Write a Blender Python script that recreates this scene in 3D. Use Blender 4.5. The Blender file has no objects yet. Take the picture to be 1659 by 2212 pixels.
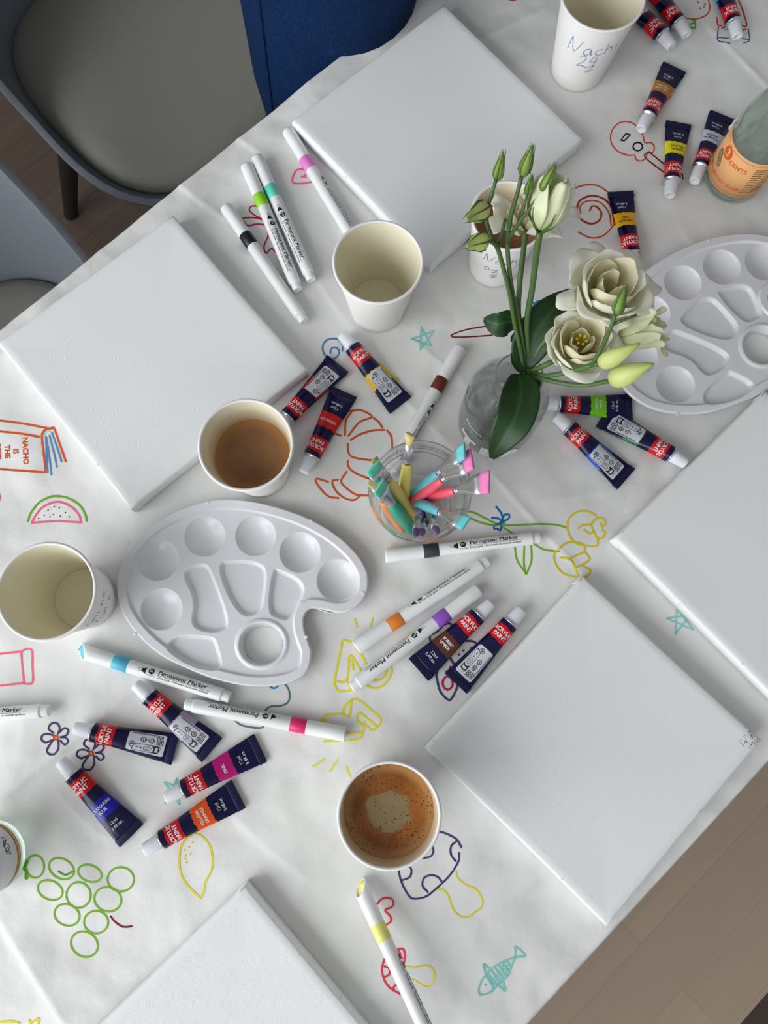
import bpy, bmesh, math, random
import numpy as np
from mathutils import Vector, Matrix, noise
R = math.radians
random.seed(7)
TZ = 0.74                       # table top height
scene = bpy.context.scene
COL = scene.collection

# ------------------------------------------------------------------ camera
F_PX, CX, CY, NX, NY, CH = 1660.0, 829.5, 1106.0, 800.0, 1410.0, 0.69
_d = np.array([(NX-CX)/F_PX, -(NY-CY)/F_PX, -1.0]); _d /= np.linalg.norm(_d)
_ex = np.array([1., 0, 0]) - _d*_d[0]; _ex /= np.linalg.norm(_ex)
_ey = np.cross(-_d, _ex)
def P(px, py, z=0.0):
    """pixel of the photograph -> point at height z above the table top"""
    r = np.array([(px-CX)/F_PX, -(py-CY)/F_PX, -1.0]); p = r*(CH-z)/(r@_d)
    return Vector((float(p@_ex), float(p@_ey), z+TZ))
cam = bpy.data.cameras.new('camera'); camo = bpy.data.objects.new('camera', cam); COL.objects.link(camo)
cam.sensor_fit = 'VERTICAL'; cam.sensor_height = 36.0; cam.sensor_width = 27.0
cam.lens = F_PX/2212.0*36.0; cam.clip_start = 0.02
# columns: camera axes expressed in the world
cx_ = Vector((_ex[0], _ey[0], -_d[0])); cy_ = Vector((_ex[1], _ey[1], -_d[1])); cz_ = Vector((_ex[2], _ey[2], -_d[2]))
M = Matrix((cx_, cy_, cz_)).transposed().to_4x4()
M.translation = Vector((0, 0, TZ+CH)); camo.matrix_world = M
scene.camera = camo

# ------------------------------------------------------------------ light
w = bpy.data.worlds.new('world'); scene.world = w; w.use_nodes = True
bg = w.node_tree.nodes['Background']; bg.inputs[1].default_value = 1.0
_t = w.node_tree; _tc0 = _t.nodes.new('ShaderNodeTexCoord'); _dp = _t.nodes.new('ShaderNodeVectorMath'); _dp.operation = 'DOT_PRODUCT'; _dp.inputs[1].default_value = (-0.62, -0.45, -0.50)
_mr = _t.nodes.new('ShaderNodeMapRange'); _mr.inputs[1].default_value = -0.9; _mr.inputs[2].default_value = 0.9
_cr = _t.nodes.new('ShaderNodeMix'); _cr.data_type = 'RGBA'; _cr.inputs[6].default_value = (0.21, 0.21, 0.215, 1); _cr.inputs[7].default_value = (0.62, 0.64, 0.66, 1)
_t.links.new(_tc0.outputs['Generated'], _dp.inputs[0]); _t.links.new(_dp.outputs['Value'], _mr.inputs[0]); _t.links.new(_mr.outputs[0], _cr.inputs[0]); _t.links.new(_cr.outputs[2], bg.inputs[0])
def area(name, loc, target, sx, sy, power, col):
    l = bpy.data.lights.new(name, 'AREA'); l.shape = 'RECTANGLE'; l.size = sx; l.size_y = sy; l.energy = power; l.color = col
    o = bpy.data.objects.new(name, l); COL.objects.link(o); o.location = loc
    o.rotation_euler = (Vector(target)-Vector(loc)).to_track_quat('-Z', 'Y').to_euler(); return o
area('window_light', (-1.75, -1.15, 1.75), (0.05, 0.1, 0.74), 2.4, 2.0, 72, (0.97, 0.985, 1.0))
scene.view_settings.view_transform = 'Standard'; scene.view_settings.look = 'None'
scene.view_settings.exposure = 0.0; scene.view_settings.gamma = 1.0; scene.view_settings.use_curve_mapping = False

# ------------------------------------------------------------------ materials
def srgb(r, g, b):
    f = lambda c: (c/255/12.92) if c/255 <= 0.04045 else ((c/255+0.055)/1.055)**2.4
    return (f(r), f(g), f(b), 1.0)
class NT:
    def __init__(s, name):
        s.m = bpy.data.materials.new(name); s.m.use_nodes = True; s.t = s.m.node_tree
        s.b = s.t.nodes['Principled BSDF']; s.out = s.t.nodes['Material Output']
    def n(s, typ, **kw):
        nd = s.t.nodes.new(typ)
        for k, v in kw.items():
            if hasattr(nd, k) and k not in nd.inputs.keys(): setattr(nd, k, v)
            else: nd.inputs[k].default_value = v
        return nd
    def l(s, a, b): s.t.links.new(a, b)
    def bump(s, h, strength=0.3, dist=0.001):
        n = s.n('ShaderNodeBump'); n.inputs['Strength'].default_value = strength; n.inputs['Distance'].default_value = dist
        s.l(h, n.inputs['Height'])
        if s.b.inputs['Normal'].is_linked: s.l(s.b.inputs['Normal'].links[0].from_socket, n.inputs['Normal'])
        s.l(n.outputs[0], s.b.inputs['Normal'])
    def mixc(s, fac, a, b):
        n = s.n('ShaderNodeMix', data_type='RGBA')
        for sock, v in ((n.inputs[0], fac), (n.inputs[6], a), (n.inputs[7], b)):
            if isinstance(v, (tuple, float, int)): sock.default_value = v
            else: s.l(v, sock)
        return n.outputs[2]
    def math(s, op, a, b=0.0, c=0.0):
        n = s.n('ShaderNodeMath', operation=op)
        for sock, v in zip(n.inputs, (a, b, c)):
            if isinstance(v, (float, int)): sock.default_value = v
            else: s.l(v, sock)
        return n.outputs[0]
    def ramp(s, x, lo, hi):
        n = s.n('ShaderNodeMapRange'); n.inputs[1].default_value = lo; n.inputs[2].default_value = hi; s.l(x, n.inputs[0]); return n.outputs[0]
    def obj(s): return s.n('ShaderNodeTexCoord').outputs['Object']
    def noise(s, vec, scale, detail=3, rough=0.5):
        n = s.n('ShaderNodeTexNoise'); n.inputs['Scale'].default_value = scale; n.inputs['Detail'].default_value = detail; n.inputs['Roughness'].default_value = rough
        if vec is not None: s.l(vec, n.inputs['Vector'])
        return n.outputs[0]
    def sep(s, vec): n = s.n('ShaderNodeSeparateXYZ'); s.l(vec, n.inputs[0]); return n.outputs
    def mapping(s, vec, scale=(1, 1, 1), rot=(0, 0, 0)):
        n = s.n('ShaderNodeMapping'); n.inputs['Scale'].default_value = scale; n.inputs['Rotation'].default_value = rot; s.l(vec, n.inputs[0]); return n.outputs[0]
def mat(name, col, rough=0.5, spec=0.5, metal=0.0, nb=None, coat=0.0, trans=0.0, ior=1.45):
    n = NT(name); b = n.b; b.inputs['Base Color'].default_value = col; b.inputs['Roughness'].default_value = rough
    b.inputs['Specular IOR Level'].default_value = spec; b.inputs['Metallic'].default_value = metal
    b.inputs['Coat Weight'].default_value = coat; b.inputs['Transmission Weight'].default_value = trans; b.inputs['IOR'].default_value = ior
    # slight natural variation so that every surface is procedural
    if trans == 0:
        v = n.noise(n.obj(), 90, 2); c2 = tuple(c*0.93 for c in col[:3])+(1.0,)
        n.l(n.mixc(v, c2, col), b.inputs['Base Color'])
        if nb: n.bump(n.noise(n.obj(), nb[0], 3), nb[1], nb[2])
    return n.m
m_print_black = mat('black print', srgb(22, 22, 26), 0.5)
m_print_white = mat('white print', srgb(236, 236, 240), 0.5)
m_white_plastic = mat('white plastic', srgb(236, 238, 238), 0.28, 0.5)
m_cap_plastic = mat('milky cap plastic', srgb(232, 234, 240), 0.3, 0.5)
m_palette = mat('palette plastic', srgb(226, 227, 231), 0.24, 0.5, nb=(500, 0.05, 0.0003))
m_metal = mat('aluminium', srgb(215, 215, 218), 0.25, 0.5, 1.0)
m_wood = mat('pine bar', srgb(200, 165, 120), 0.6)

def paper_material():
    n = NT('craft paper'); o = n.obj()
    v = n.noise(o, 3.0, 3); n.l(n.mixc(v, srgb(224, 225, 222), srgb(231, 231, 228)), n.b.inputs['Base Color'])
    n.b.inputs['Roughness'].default_value = 0.62; n.b.inputs['Specular IOR Level'].default_value = 0.35
    n.bump(n.noise(o, 6, 3, 0.5), 0.9, 0.028); n.bump(n.noise(o, 30, 4, 0.55), 0.4, 0.0028)
    n.bump(n.noise(o, 420, 3), 0.12, 0.0003)
    return n.m
m_paper = paper_material()
def canvas_material():
    n = NT('primed canvas'); o = n.obj()
    v = n.noise(o, 12, 3)
    xyz = n.sep(o)
    sp = n.noise(o, 170, 4, 0.7); dist = n.math('MAXIMUM', n.math('ABSOLUTE', xyz[0]), n.math('ABSOLUTE', xyz[1]))
    edge = n.ramp(dist, 0.0975, 0.0995)
    bare = n.math('MULTIPLY', n.ramp(sp, 0.63, 0.70), edge)
    n.l(n.mixc(n.math('MULTIPLY', bare, 0.5), n.mixc(v, srgb(232, 234, 235), srgb(238, 240, 240)), srgb(150, 120, 95)), n.b.inputs['Base Color'])
    n.b.inputs['Roughness'].default_value = 0.7; n.b.inputs['Specular IOR Level'].default_value = 0.25
    for ax, st in ((0, 0.08), (1, 0.22)):
        wv = n.n('ShaderNodeTexWave', wave_type='BANDS', bands_direction='XY'[ax]); wv.inputs['Scale'].default_value = 330; wv.inputs['Distortion'].default_value = 0.7
        wv.inputs['Detail'].default_value = 2; wv.inputs['Detail Scale'].default_value = 0.4
        n.l(o, wv.inputs['Vector']); n.bump(wv.outputs[1], st, 0.0003)
    n.bump(n.noise(n.mapping(o, (1, 7, 1)), 130, 3), 0.12, 0.0005)
    return n.m
m_canvas = canvas_material()

# ------------------------------------------------------------------ object helpers
def mk(name, verts, faces, mats, parent=None, smooth=True, idx=None, loc=None, rot=None):
    me = bpy.data.meshes.new(name); me.from_pydata([tuple(v) for v in verts], [], faces)
    for m_ in (mats if isinstance(mats, (list, tuple)) else [mats]): me.materials.append(m_)
    if idx is not None: me.polygons.foreach_set('material_index', idx)
    me.polygons.foreach_set('use_smooth', [smooth]*len(me.polygons)); me.update()
    o = bpy.data.objects.new(name, me); COL.objects.link(o)
    if parent: o.parent = parent
    if loc is not None: o.location = loc
    if rot is not None: o.rotation_euler = rot
    return o
def thing(name, label, cat, loc=(0, 0, 0), rot=(0, 0, 0), group=None):
    o = bpy.data.objects.new(name, None); COL.objects.link(o); o.location = loc; o.rotation_euler = rot; o.empty_display_size = 0.02
    o['label'] = label; o['category'] = cat
    if group: o['group'] = group
    return o
def tag(o, label, cat, group=None):
    o['label'] = label; o['category'] = cat
    if group: o['group'] = group
    return o
class G:
    """geometry collector"""
    def __init__(s): s.v = []; s.f = []; s.i = []
    def add(s, v, f, mi=0):
        k = len(s.v); s.v += [tuple(p) for p in v]; s.f += [tuple(a+k for a in q) for q in f]; s.i += [mi]*len(f); return s
    def rings(s, rings, closed=True, mi=0, cap0=False, cap1=False):
        n = len(rings[0]); v = [p for r in rings for p in r]; f = []
        for a in range(len(rings)-1):
            for b in range(n if closed else n-1):
                c = (b+1) % n; f.append((a*n+b, a*n+c, (a+1)*n+c, (a+1)*n+b))
        if cap0: f.append(tuple(range(n-1, -1, -1)))
        if cap1: f.append(tuple(range((len(rings)-1)*n, len(rings)*n)))
        return s.add(v, f, mi)
    def lathe(s, prof, seg=64, mi=0, cap0=False, cap1=False, axis='z', mod=None):
        rs = []
        for r, z in prof:
            ring = []
            for k in range(seg):
                a = 2*math.pi*k/seg; rr = r*(mod(a, z) if mod else 1)
                ring.append((rr*math.cos(a), rr*math.sin(a), z) if axis == 'z' else (z, rr*math.cos(a), rr*math.sin(a)))
            rs.append(ring)
        return s.rings(rs, True, mi, cap0, cap1)
    def tube(s, pts, rad, seg=10, mi=0, caps=True):
        pts = [Vector(p) for p in pts]; rs = []; up = None
        for k, p in enumerate(pts):
            t = (pts[min(k+1, len(pts)-1)]-pts[max(k-1, 0)]).normalized()
            if up is None: up = t.orthogonal().normalized()
            else: up = (up - t*up.dot(t)).normalized()
            q = t.cross(up); r = rad[k] if isinstance(rad, (list, tuple)) else rad
            rs.append([p+(up*math.cos(2*math.pi*j/seg)+q*math.sin(2*math.pi*j/seg))*r for j in range(seg)])
        return s.rings(rs, True, mi, caps, caps)
    def box(s, a, b, mi=0):
        (x0, y0, z0), (x1, y1, z1) = a, b
        v = [(x0, y0, z0), (x1, y0, z0), (x1, y1, z0), (x0, y1, z0), (x0, y0, z1), (x1, y0, z1), (x1, y1, z1), (x0, y1, z1)]
        return s.add(v, [(3, 2, 1, 0), (4, 5, 6, 7), (0, 1, 5, 4), (1, 2, 6, 5), (2, 3, 7, 6), (3, 0, 4, 7)], mi)
    def mk(s, name, mats, parent=None, smooth=True, **kw):
        return mk(name, s.v, s.f, mats, parent, smooth, s.i, **kw)
def crom(pts, step, closed=False):
    pts = [Vector(p) for p in pts]; n = len(pts); out = []
    if n < 3 and not closed:
        L = (pts[1]-pts[0]).length; m = max(2, int(L/step)); return [pts[0].lerp(pts[1], k/m) for k in range(m+1)]
    for i in range(n if closed else n-1):
        if closed: a, b, c, d = pts[i-1], pts[i], pts[(i+1) % n], pts[(i+2) % n]
        else:
            b, c = pts[i], pts[i+1]; a = pts[i-1] if i else b+(b-c); d = pts[i+2] if i+2 < n else c+(c-b)
        m = max(1, int((c-b).length/step))
        for k in range(m):
            t = k/m; out.append(0.5*((2*b)+(c-a)*t+(2*a-5*b+4*c-d)*t*t+(3*b-a-3*c+d)*t**3))
    if not closed: out.append(pts[-1])
    return out
def stroke2d(pts, wd, step=None, closed=False, wob=0.12):
    """flat marker stroke: returns 2D verts + faces"""
    c = crom([(p[0], p[1], 0) for p in pts], step or wd*1.2, closed)
    if len(c) < 2: return [], []
    v = []; f = []; n = len(c)
    for k in range(n):
        if closed: t = c[(k+1) % n]-c[k-1]
        else: t = c[min(k+1, n-1)]-c[max(k-1, 0)]
        if t.length < 1e-9: t = Vector((1, 0, 0))
        t.normalize(); q = Vector((-t.y, t.x, 0)); h = wd/2*(1+wob*random.uniform(-1, 1)); v += [c[k]+q*h, c[k]-q*h]
    for k in range(n if closed else n-1):
        a = 2*k; b = 2*((k+1) % n); f.append((a+1, b+1, b, a))
    if not closed:
        for end, sg in ((0, -1), (n-1, 1)):
            t = (c[1]-c[0]) if end == 0 else (c[-1]-c[-2]); t.normalize(); t *= sg; q = Vector((-t.y, t.x, 0)); k0 = len(v)
            v += [c[end]+(q*math.cos(a)+t*math.sin(a))*wd/2 for a in [math.pi*j/6 for j in range(7)]]
            f.append(tuple(k0+j for j in range(6, -1, -1)))
    return v, f
def dot2d(x, y, r, ry=None, n=12):
    ry = ry or r; m = 4 if r > 0.001 and n > 12 else 1; v = [Vector((x, y, 0))]; f = []
    for q in range(1, m+1): v += [Vector((x+r*q/m*math.cos(2*math.pi*k/n), y+ry*q/m*math.sin(2*math.pi*k/n), 0)) for k in range(n)]
    for k in range(n): f.append((0, 1+k, 1+(k+1) % n))
    for q in range(m-1):
        for k in range(n): a = 1+q*n+k; b = 1+q*n+(k+1) % n; f.append((a, a+n, b+n, b))
    return v, f
_tc = {}
def text2d(s, size, bold=0.0, shear=0.0, align='CENTER', cutx=None, cuty=None):
    key = (s, size, bold, shear, align, cutx, cuty)
    if key in _tc: return _tc[key]
    bd_ = bold; bold = 0.0 if ('M' in s or 'm' in s) else bold
    cu = bpy.data.curves.new('t', 'FONT'); cu.body = s; cu.size = size; cu.offset = bold; cu.shear = shear; cu.align_x = align; cu.align_y = 'CENTER'
    cu.resolution_u = 3; o = bpy.data.objects.new('t', cu); me = bpy.data.meshes.new_from_object(o)
    bm = bmesh.new(); bm.from_mesh(me); bpy.data.objects.remove(o); bpy.data.curves.remove(cu); bpy.data.meshes.remove(me)
    for ax, st in ((0, cutx), (1, cuty)):
        if not st: continue
        lo = min(v.co[ax] for v in bm.verts); hi = max(v.co[ax] for v in bm.verts); k = math.floor(lo/st)+1
        while k*st < hi:
            co = [0, 0, 0]; no = [0, 0, 0]; co[ax] = k*st; no[ax] = 1
            bmesh.ops.bisect_plane(bm, geom=bm.verts[:]+bm.edges[:]+bm.faces[:], plane_co=co, plane_no=no); k += 1
    bm.verts.index_update(); V_ = [v.co.copy() for v in bm.verts]; F_ = [tuple(v.index for v in f.verts) for f in bm.faces]; bm.free()
    if bd_ and not bold:
        n0 = len(V_); sh = Vector((bd_*0.8, 0, 0)); V_ = [p-sh for p in V_]+[p+sh for p in V_]; F_ = F_+[tuple(a+n0 for a in q) for q in F_]
    r = (V_, F_); _tc[key] = r; return r

# ------------------------------------------------------------------ table, floor, bench
TA = R(43.45); TU = Vector((math.cos(TA), math.sin(TA), 0)); TN = Vector((-math.sin(TA), math.cos(TA), 0))
V0, V1 = -0.3035, 0.4575
def floor_material(name, c1, c2, c3):
    n = NT(name); o = n.mapping(n.obj(), (1, 1, 1))
    br = n.n('ShaderNodeTexBrick', offset=0.37); br.inputs['Scale'].default_value = 1.0; br.inputs['Mortar Size'].default_value = 0.0006
    br.inputs['Brick Width'].default_value = 0.42; br.inputs['Row Height'].default_value = 0.066; br.inputs['Bias'].default_value = 0.0
    br.inputs['Color1'].default_value = c1; br.inputs['Color2'].default_value = c2; br.inputs['Mortar'].default_value = c3; n.l(o, br.inputs['Vector'])
    g = n.noise(n.mapping(o, (2.2, 30, 1)), 3, 5, 0.6)
    n.l(n.mixc(n.math('MULTIPLY', n.ramp(g, 0.35, 0.75), 0.45), br.outputs[0], c3), n.b.inputs['Base Color'])
    n.b.inputs['Roughness'].default_value = 0.55; return n.m
m_floor = floor_material('floor laminate', srgb(84, 68, 56), srgb(74, 60, 50), srgb(50, 39, 31))
m_bench = floor_material('bench staves', srgb(176, 156, 136), srgb(168, 148, 130), srgb(158, 139, 121))
fl = mk('floor', [(-4, -3, 0), (4, -3, 0), (4, 3, 0), (-4, 3, 0)], [(0, 1, 2, 3)], m_floor, smooth=False, rot=(0, 0, TA)); fl['kind'] = 'structure'

m_table = mat('white table laminate', srgb(225, 227, 230), 0.35); m_tleg = mat('white steel', srgb(210, 212, 215), 0.4)
tb = thing('dining_table', 'long white table covered by the drawn-on white paper', 'table', (0, 0, 0), (0, 0, TA))
def rbox(g, x0, x1, y0, y1, z0, z1, b, mi=0, seg=3):
    bm = bmesh.new(); bmesh.ops.create_cube(bm, size=1)
    for v in bm.verts: v.co = Vector(((x0+x1)/2+v.co.x*(x1-x0), (y0+y1)/2+v.co.y*(y1-y0), (z0+z1)/2+v.co.z*(z1-z0)))
    bmesh.ops.bevel(bm, geom=bm.edges[:], offset=b, segments=seg, affect='EDGES', profile=0.5)
    bm.verts.index_update(); g.add([v.co.copy() for v in bm.verts], [tuple(v.index for v in f.verts) for f in bm.faces], mi); bm.free(); return g
rbox(G(), -0.95, 0.95, V0+0.003, V1-0.003, TZ-0.030, TZ-0.0026, 0.003).mk('tabletop', m_table, tb)
for sx in (-0.88, 0.88):
    for sy in (V0+0.07, V1-0.07): rbox(G(), sx-0.025, sx+0.025, sy-0.025, sy+0.025, 0, TZ-0.0302, 0.004).mk('leg', m_tleg, tb)

# bench under the window, beyond the lower right table edge
bn = thing('wooden_bench', 'long pale wooden bench beside the lower right table edge', 'bench', (0, 0, 0), (0, 0, TA))
b_out = P(1630, 2181, 0.46-TZ); bo = Vector((b_out.x, b_out.y, 0)).dot(TN)
rbox(G(), -1.3, 1.3, bo, V0-0.0, 0.42, 0.46, 0.003).mk('seat', m_bench, bn)
for sx in (-1.1, 1.1): rbox(G(), sx-0.03, sx+0.03, bo+0.03, V0-0.06, 0, 0.4195, 0.003).mk('leg', m_bench, bn)

# paper sheet: height field with folds and crumples
FOLDS = [  # (pixel a, pixel b, height mm, half width mm)
    ((0, 1730), (230, 1545), 1.1, 9), ((230, 1545), (470, 1330), 0.6, 7), ((720, 2212), (1190, 1885), 0.9, 8), ((1190, 1885), (1240, 1840), 0.5, 8),
    ((690, 615), (870, 860), 0.9, 9), ((870, 860), (1010, 1000), 0.8, 8), ((1050, 1010), (1300, 1290), 1.0, 8), ((0, 1985), (140, 2212), 1.5, 16),
    ((380, 395), (480, 470), 0.9, 6), ((470, 270), (560, 330), 0.8, 8), ((1590, 120), (1659, 190), 1.2, 5), ((1530, 60), (1600, 130), 0.9, 6),
    ((1480, 510), (1530, 570), 0.6, 5), ((1200, 700), (1330, 620), 0.5, 12), ((960, 100), (1060, 230), 0.9, 14), ((700, 1130), (640, 1180), 0.5, 6),
    ((520, 1780), (660, 1900), 0.7, 12), ((600, 2000), (740, 1790), 0.5, 14), ((130, 1720), (210, 1800), 0.5, 10), ((1000, 820), (900, 740), 0.8, 10),
    ((1230, 560), (1350, 690), 0.6, 14), ((1130, 1090), (1330, 1060), 0.4, 12), ((560, 1700), (690, 1640), 0.4, 10), ((1030, 90), (1180, 20), 0.7, 12)]
FL = []
for a, b, h, wd in FOLDS:
    a = P(*a); b = P(*b); FL.append((a.x, a.y, b.x, b.y, h/1000*1.5, wd/1000*0.36))
def hraw(X, Y):
    z = np.zeros_like(X)
    for ax, ay, bx, by, h, wd in FL:
        dx, dy = bx-ax, by-ay; L2 = dx*dx+dy*dy; L = math.sqrt(L2)
        t = ((X-ax)*dx+(Y-ay)*dy)/L2; tc = np.clip(t, 0, 1)
        d = np.hypot(X-ax-tc*dx, Y-ay-tc*dy); sd = ((X-ax)*dy-(Y-ay)*dx)/L
        wdt = np.where(sd > 0, wd, wd*3.2); z = np.maximum(z, h*np.exp(-d/wdt*1.3))
    return z
def crump(x, y):
    v = x*TN.x+y*TN.y; k = 0.0005
    e = max(0.0, (v-0.38)/0.07); k += 0.0022*min(1, e)**1.5 if x > -0.27 else 0.0008*min(1, e)
    a = noise.noise(Vector((x*9, y*9, 1.3))); b = 1-abs(noise.noise(Vector((x*16+3, y*16, 4.1))))*2; c = noise.noise(Vector((x*38, y*38, 7)))
    return k*(0.8*a+0.6*b+0.25*c)
def hfun(x, y):
    return float(hraw(np.array([x]), np.array([y]))[0]) + crump(x, y)*0.8
def build_paper():
    us = np.arange(-0.93, 0.931, 0.0023); vs = list(np.arange(V0, V1+0.0001, 0.0023)); vs[-1] = V1
    vs = [V0-0.0040]*2 + [V0-0.003] + [V0-0.0012] + vs + [V1+0.0012, V1+0.003] + [V1+0.004]*2
    drop = [0.020, 0.006, 0.003, 0.0007]+[0]*(len(vs)-8)+[0.0007, 0.003, 0.006, 0.016]
    U, VV = np.meshgrid(us, np.array(vs), indexing='ij'); X = U*TU.x+VV*TN.x; Y = U*TU.y+VV*TN.y
    Z = hraw(X, Y); nu, nv = U.shape
    for i in range(nu):
        for j in range(nv): Z[i, j] += crump(X[i, j], Y[i, j])*0.8
    Z -= np.array(drop)[None, :]; Z = np.maximum(Z, np.where(np.array(drop)[None, :] > 0.0006, -1, -0.0006))
    v = np.stack([X, Y, Z+TZ], -1).reshape(-1, 3).tolist(); f = []
    for i in range(nu-1):
        for j in range(nv-1): a = i*nv+j; f.append((a, a+nv, a+nv+1, a+1))
    o = mk('paper_sheet', v, f, m_paper)
    md = o.modifiers.new('s', 'SOLIDIFY'); md.thickness = 0.0003; md.offset = -1
    return tag(o, 'large white paper sheet covering the table, full of coloured marker doodles', 'paper')
paper = build_paper()

# ------------------------------------------------------------------ doodles drawn on the paper
INK = {}
def ink(rgb):
    if rgb not in INK:
        n = NT('marker ink %d %d %d' % rgb); v = n.noise(n.obj(), 60, 3)
        c = srgb(*rgb); n.l(n.mixc(v, tuple(x*0.82 for x in c[:3])+(1,), tuple(min(1, x*1.12) for x in c[:3])+(1,)), n.b.inputs['Base Color'])
        n.b.inputs['Roughness'].default_value = 0.7; n.b.inputs['Specular IOR Level'].default_value = 0.2; INK[rgb] = n.m
    return INK[rgb]
OR = (218, 88, 36); GR = (128, 184, 42); PK = (250, 110, 140); BK = (30, 30, 32); PU = (78, 66, 112); YE = (232, 222, 52); TE = (142, 214, 206)
RD = (214, 66, 42); MA = (190, 36, 90); DR = (128, 32, 38); BL = (88, 136, 186); CY_ = (24, 130, 190); GY = (96, 116, 120); HP = (235, 62, 92)
def onpaper(px, py):
    p = P(px, py); return Vector((p.x, p.y, TZ+hfun(p.x, p.y)+0.00022))
def doodle(name, zoom, items):
    """zoom=(ox,oy,scale): traced coordinates -> photo pixels -> paper"""
    ox, oy, s = zoom; T = lambda v: onpaper(ox+v.x/s, oy+v.y/s); g = G(); ms = []
    for it in items:
        kind, c = it[0], it[1]
        if c not in ms: ms.append(c)
        mi = ms.index(c)
        if kind == 's': v, f = stroke2d(it[2], (it[3] if len(it) > 3 else 4.6)*s, 3.5*s)
        elif kind == 'o': 
            cx, cy, rx, ry = it[2][:4]; ro = it[2][4] if len(it[2]) > 4 else 0
            pts = [(cx+rx*math.cos(a)*math.cos(ro)-ry*math.sin(a)*math.sin(ro), cy+rx*math.cos(a)*math.sin(ro)+ry*math.sin(a)*math.cos(ro)) for a in [2*math.pi*k/12 for k in range(12)]]
            v, f = stroke2d(pts, (it[3] if len(it) > 3 else 4.6)*s, 3.5*s, True)
        elif kind == 'd':
            for p in it[2]:
                v, f = dot2d(p[0], p[1], (it[3] if len(it) > 3 else 3.0)*s); g.add([T(q) for q in v], [tuple(reversed(q)) for q in f], mi)
            continue
        elif kind == 't':   # text: string, centre, size, reading angle (image, deg)
            st, cx, cy, sz, an = it[2]; v0, f = text2d(st, sz*s, 0.03*sz*s, 0, 'CENTER', 6*s, 6*s)
            ca, sa = math.cos(R(an)), math.sin(R(an)); v = [Vector((cx+p.x*ca+p.y*sa, cy+p.x*sa-p.y*ca, 0)) for p in v0]
            f = [tuple(reversed(q)) for q in f]
        g.add([T(p) for p in v], f, mi)
    o = g.mk(name, [ink(c) for c in ms], paper)
    # face all doodle faces upward
    bm = bmesh.new(); bm.from_mesh(o.data); bm.normal_update()
    bmesh.ops.reverse_faces(bm, faces=[f for f in bm.faces if f.normal.z < 0]); bm.to_mesh(o.data); bm.free()
    return o
Z4 = (0, 450, 2.962); Z4b = (0, 1050, 1.952); Z5 = (0, 1350, 2.592); Zg = (0, 1700, 2.37); Z6 = (700, 1200, 2.592); Z7 = (600, 1600, 2.72)
Z3 = (950, 0, 2.34); Zc = (560, 820, 2.592); Z5b = (400, 400, 2.962); Zr = (1100, 1200, 2.968); Z1 = (900, 650, 2.765); Z2 = (450, 0, 2.962); Zt = (1350, 0, 4.92)
doodle('book_drawing', Z4, [('s', OR, [(0, 1358), (150, 1378), (320, 1410), (345, 1405), (380, 1500), (422, 1620)]), ('s', OR, [(345, 1410), (300, 1412), (272, 1440), (270, 1480), (282, 1580), (292, 1690)]),
    ('s', OR, [(292, 1690), (150, 1680), (-200, 1655)]), ('s', OR, [(-200, 1400), (0, 1428), (120, 1440), (250, 1462)]), ('s', BL, [(295, 1465), (300, 1600), (305, 1690)], 4), ('s', BL, [(297, 1470), (315, 1580), (330, 1705)], 4),
    ('s', BL, [(318, 1455), (345, 1560), (365, 1655)], 4), ('s', BL, [(333, 1435), (370, 1540), (395, 1620)], 4), ('s', TE, [(285, 1460), (290, 1435), (320, 1425)], 3),
    ('t', OR, ('NACHO', 162, 1552, 16, 88)), ('t', OR, ('IS', 100, 1556, 16, 88)), ('t', OR, ('THE', 46, 1558, 16, 88)), ('t', OR, ('BEST', -14, 1556, 16, 88))])
doodle('watermelon_drawing', Z4b, [('s', (120, 175, 48), [(118, 148), (130, 115), (165, 70), (210, 47), (245, 43), (290, 52), (335, 80), (360, 120), (366, 148)]),
    ('s', PK, [(135, 153), (150, 125), (180, 90), (230, 68), (270, 72), (310, 95), (335, 125), (342, 151)]), ('s', PK, [(135, 155), (240, 149), (343, 154)]),
    ('d', BK, [(163, 137), (187, 124), (211, 130), (226, 121), (203, 102), (229, 87), (250, 92), (255, 127), (276, 112), (293, 130)], 1.5)])
doodle('rectangle_drawing', Z4b, [('s', PK, [(0, 708), (95, 697)]), ('s', PK, [(95, 696), (103, 690), (134, 692), (137, 760), (137, 828), (108, 834)]), ('s', PK, [(90, 700), (95, 770), (103, 832)]), ('s', PK, [(103, 830), (0, 842)])])
doodle('pink_mark', Z4, [('s', PK, [(-12, 1820), (0, 1850), (-10, 1880)])])
def flw(dx, dy): return [('s', PU, [(x+dx, y+dy) for x, y in pl], 4.4) for pl in (
    [(300, 605), (272, 580), (288, 552), (318, 550), (335, 578), (325, 608)], [(335, 600), (362, 577), (384, 590), (372, 618), (340, 628)], [(340, 628), (372, 632), (384, 652), (366, 670), (340, 648)],
    [(328, 645), (330, 690), (308, 722), (275, 720), (264, 702), (280, 670), (298, 645)], [(290, 645), (256, 658), (232, 640), (240, 616), (270, 610), (297, 618)])] + [('o', OR, (313+dx, 630+dy, 11, 12), 4.5)]
doodle('daisy_drawing', Z5, flw(0, 0)); doodle('daisy_drawing', Z5, flw(198, 88))
doodle('star_drawing', Z5, [('s', TE, [(922, 882), (1005, 1003)]), ('s', TE, [(1005, 1003), (990, 862)]), ('s', TE, [(990, 862), (925, 998)]), ('s', TE, [(925, 998), (1010, 915)]), ('s', TE, [(1010, 915), (922, 882)])])
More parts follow.
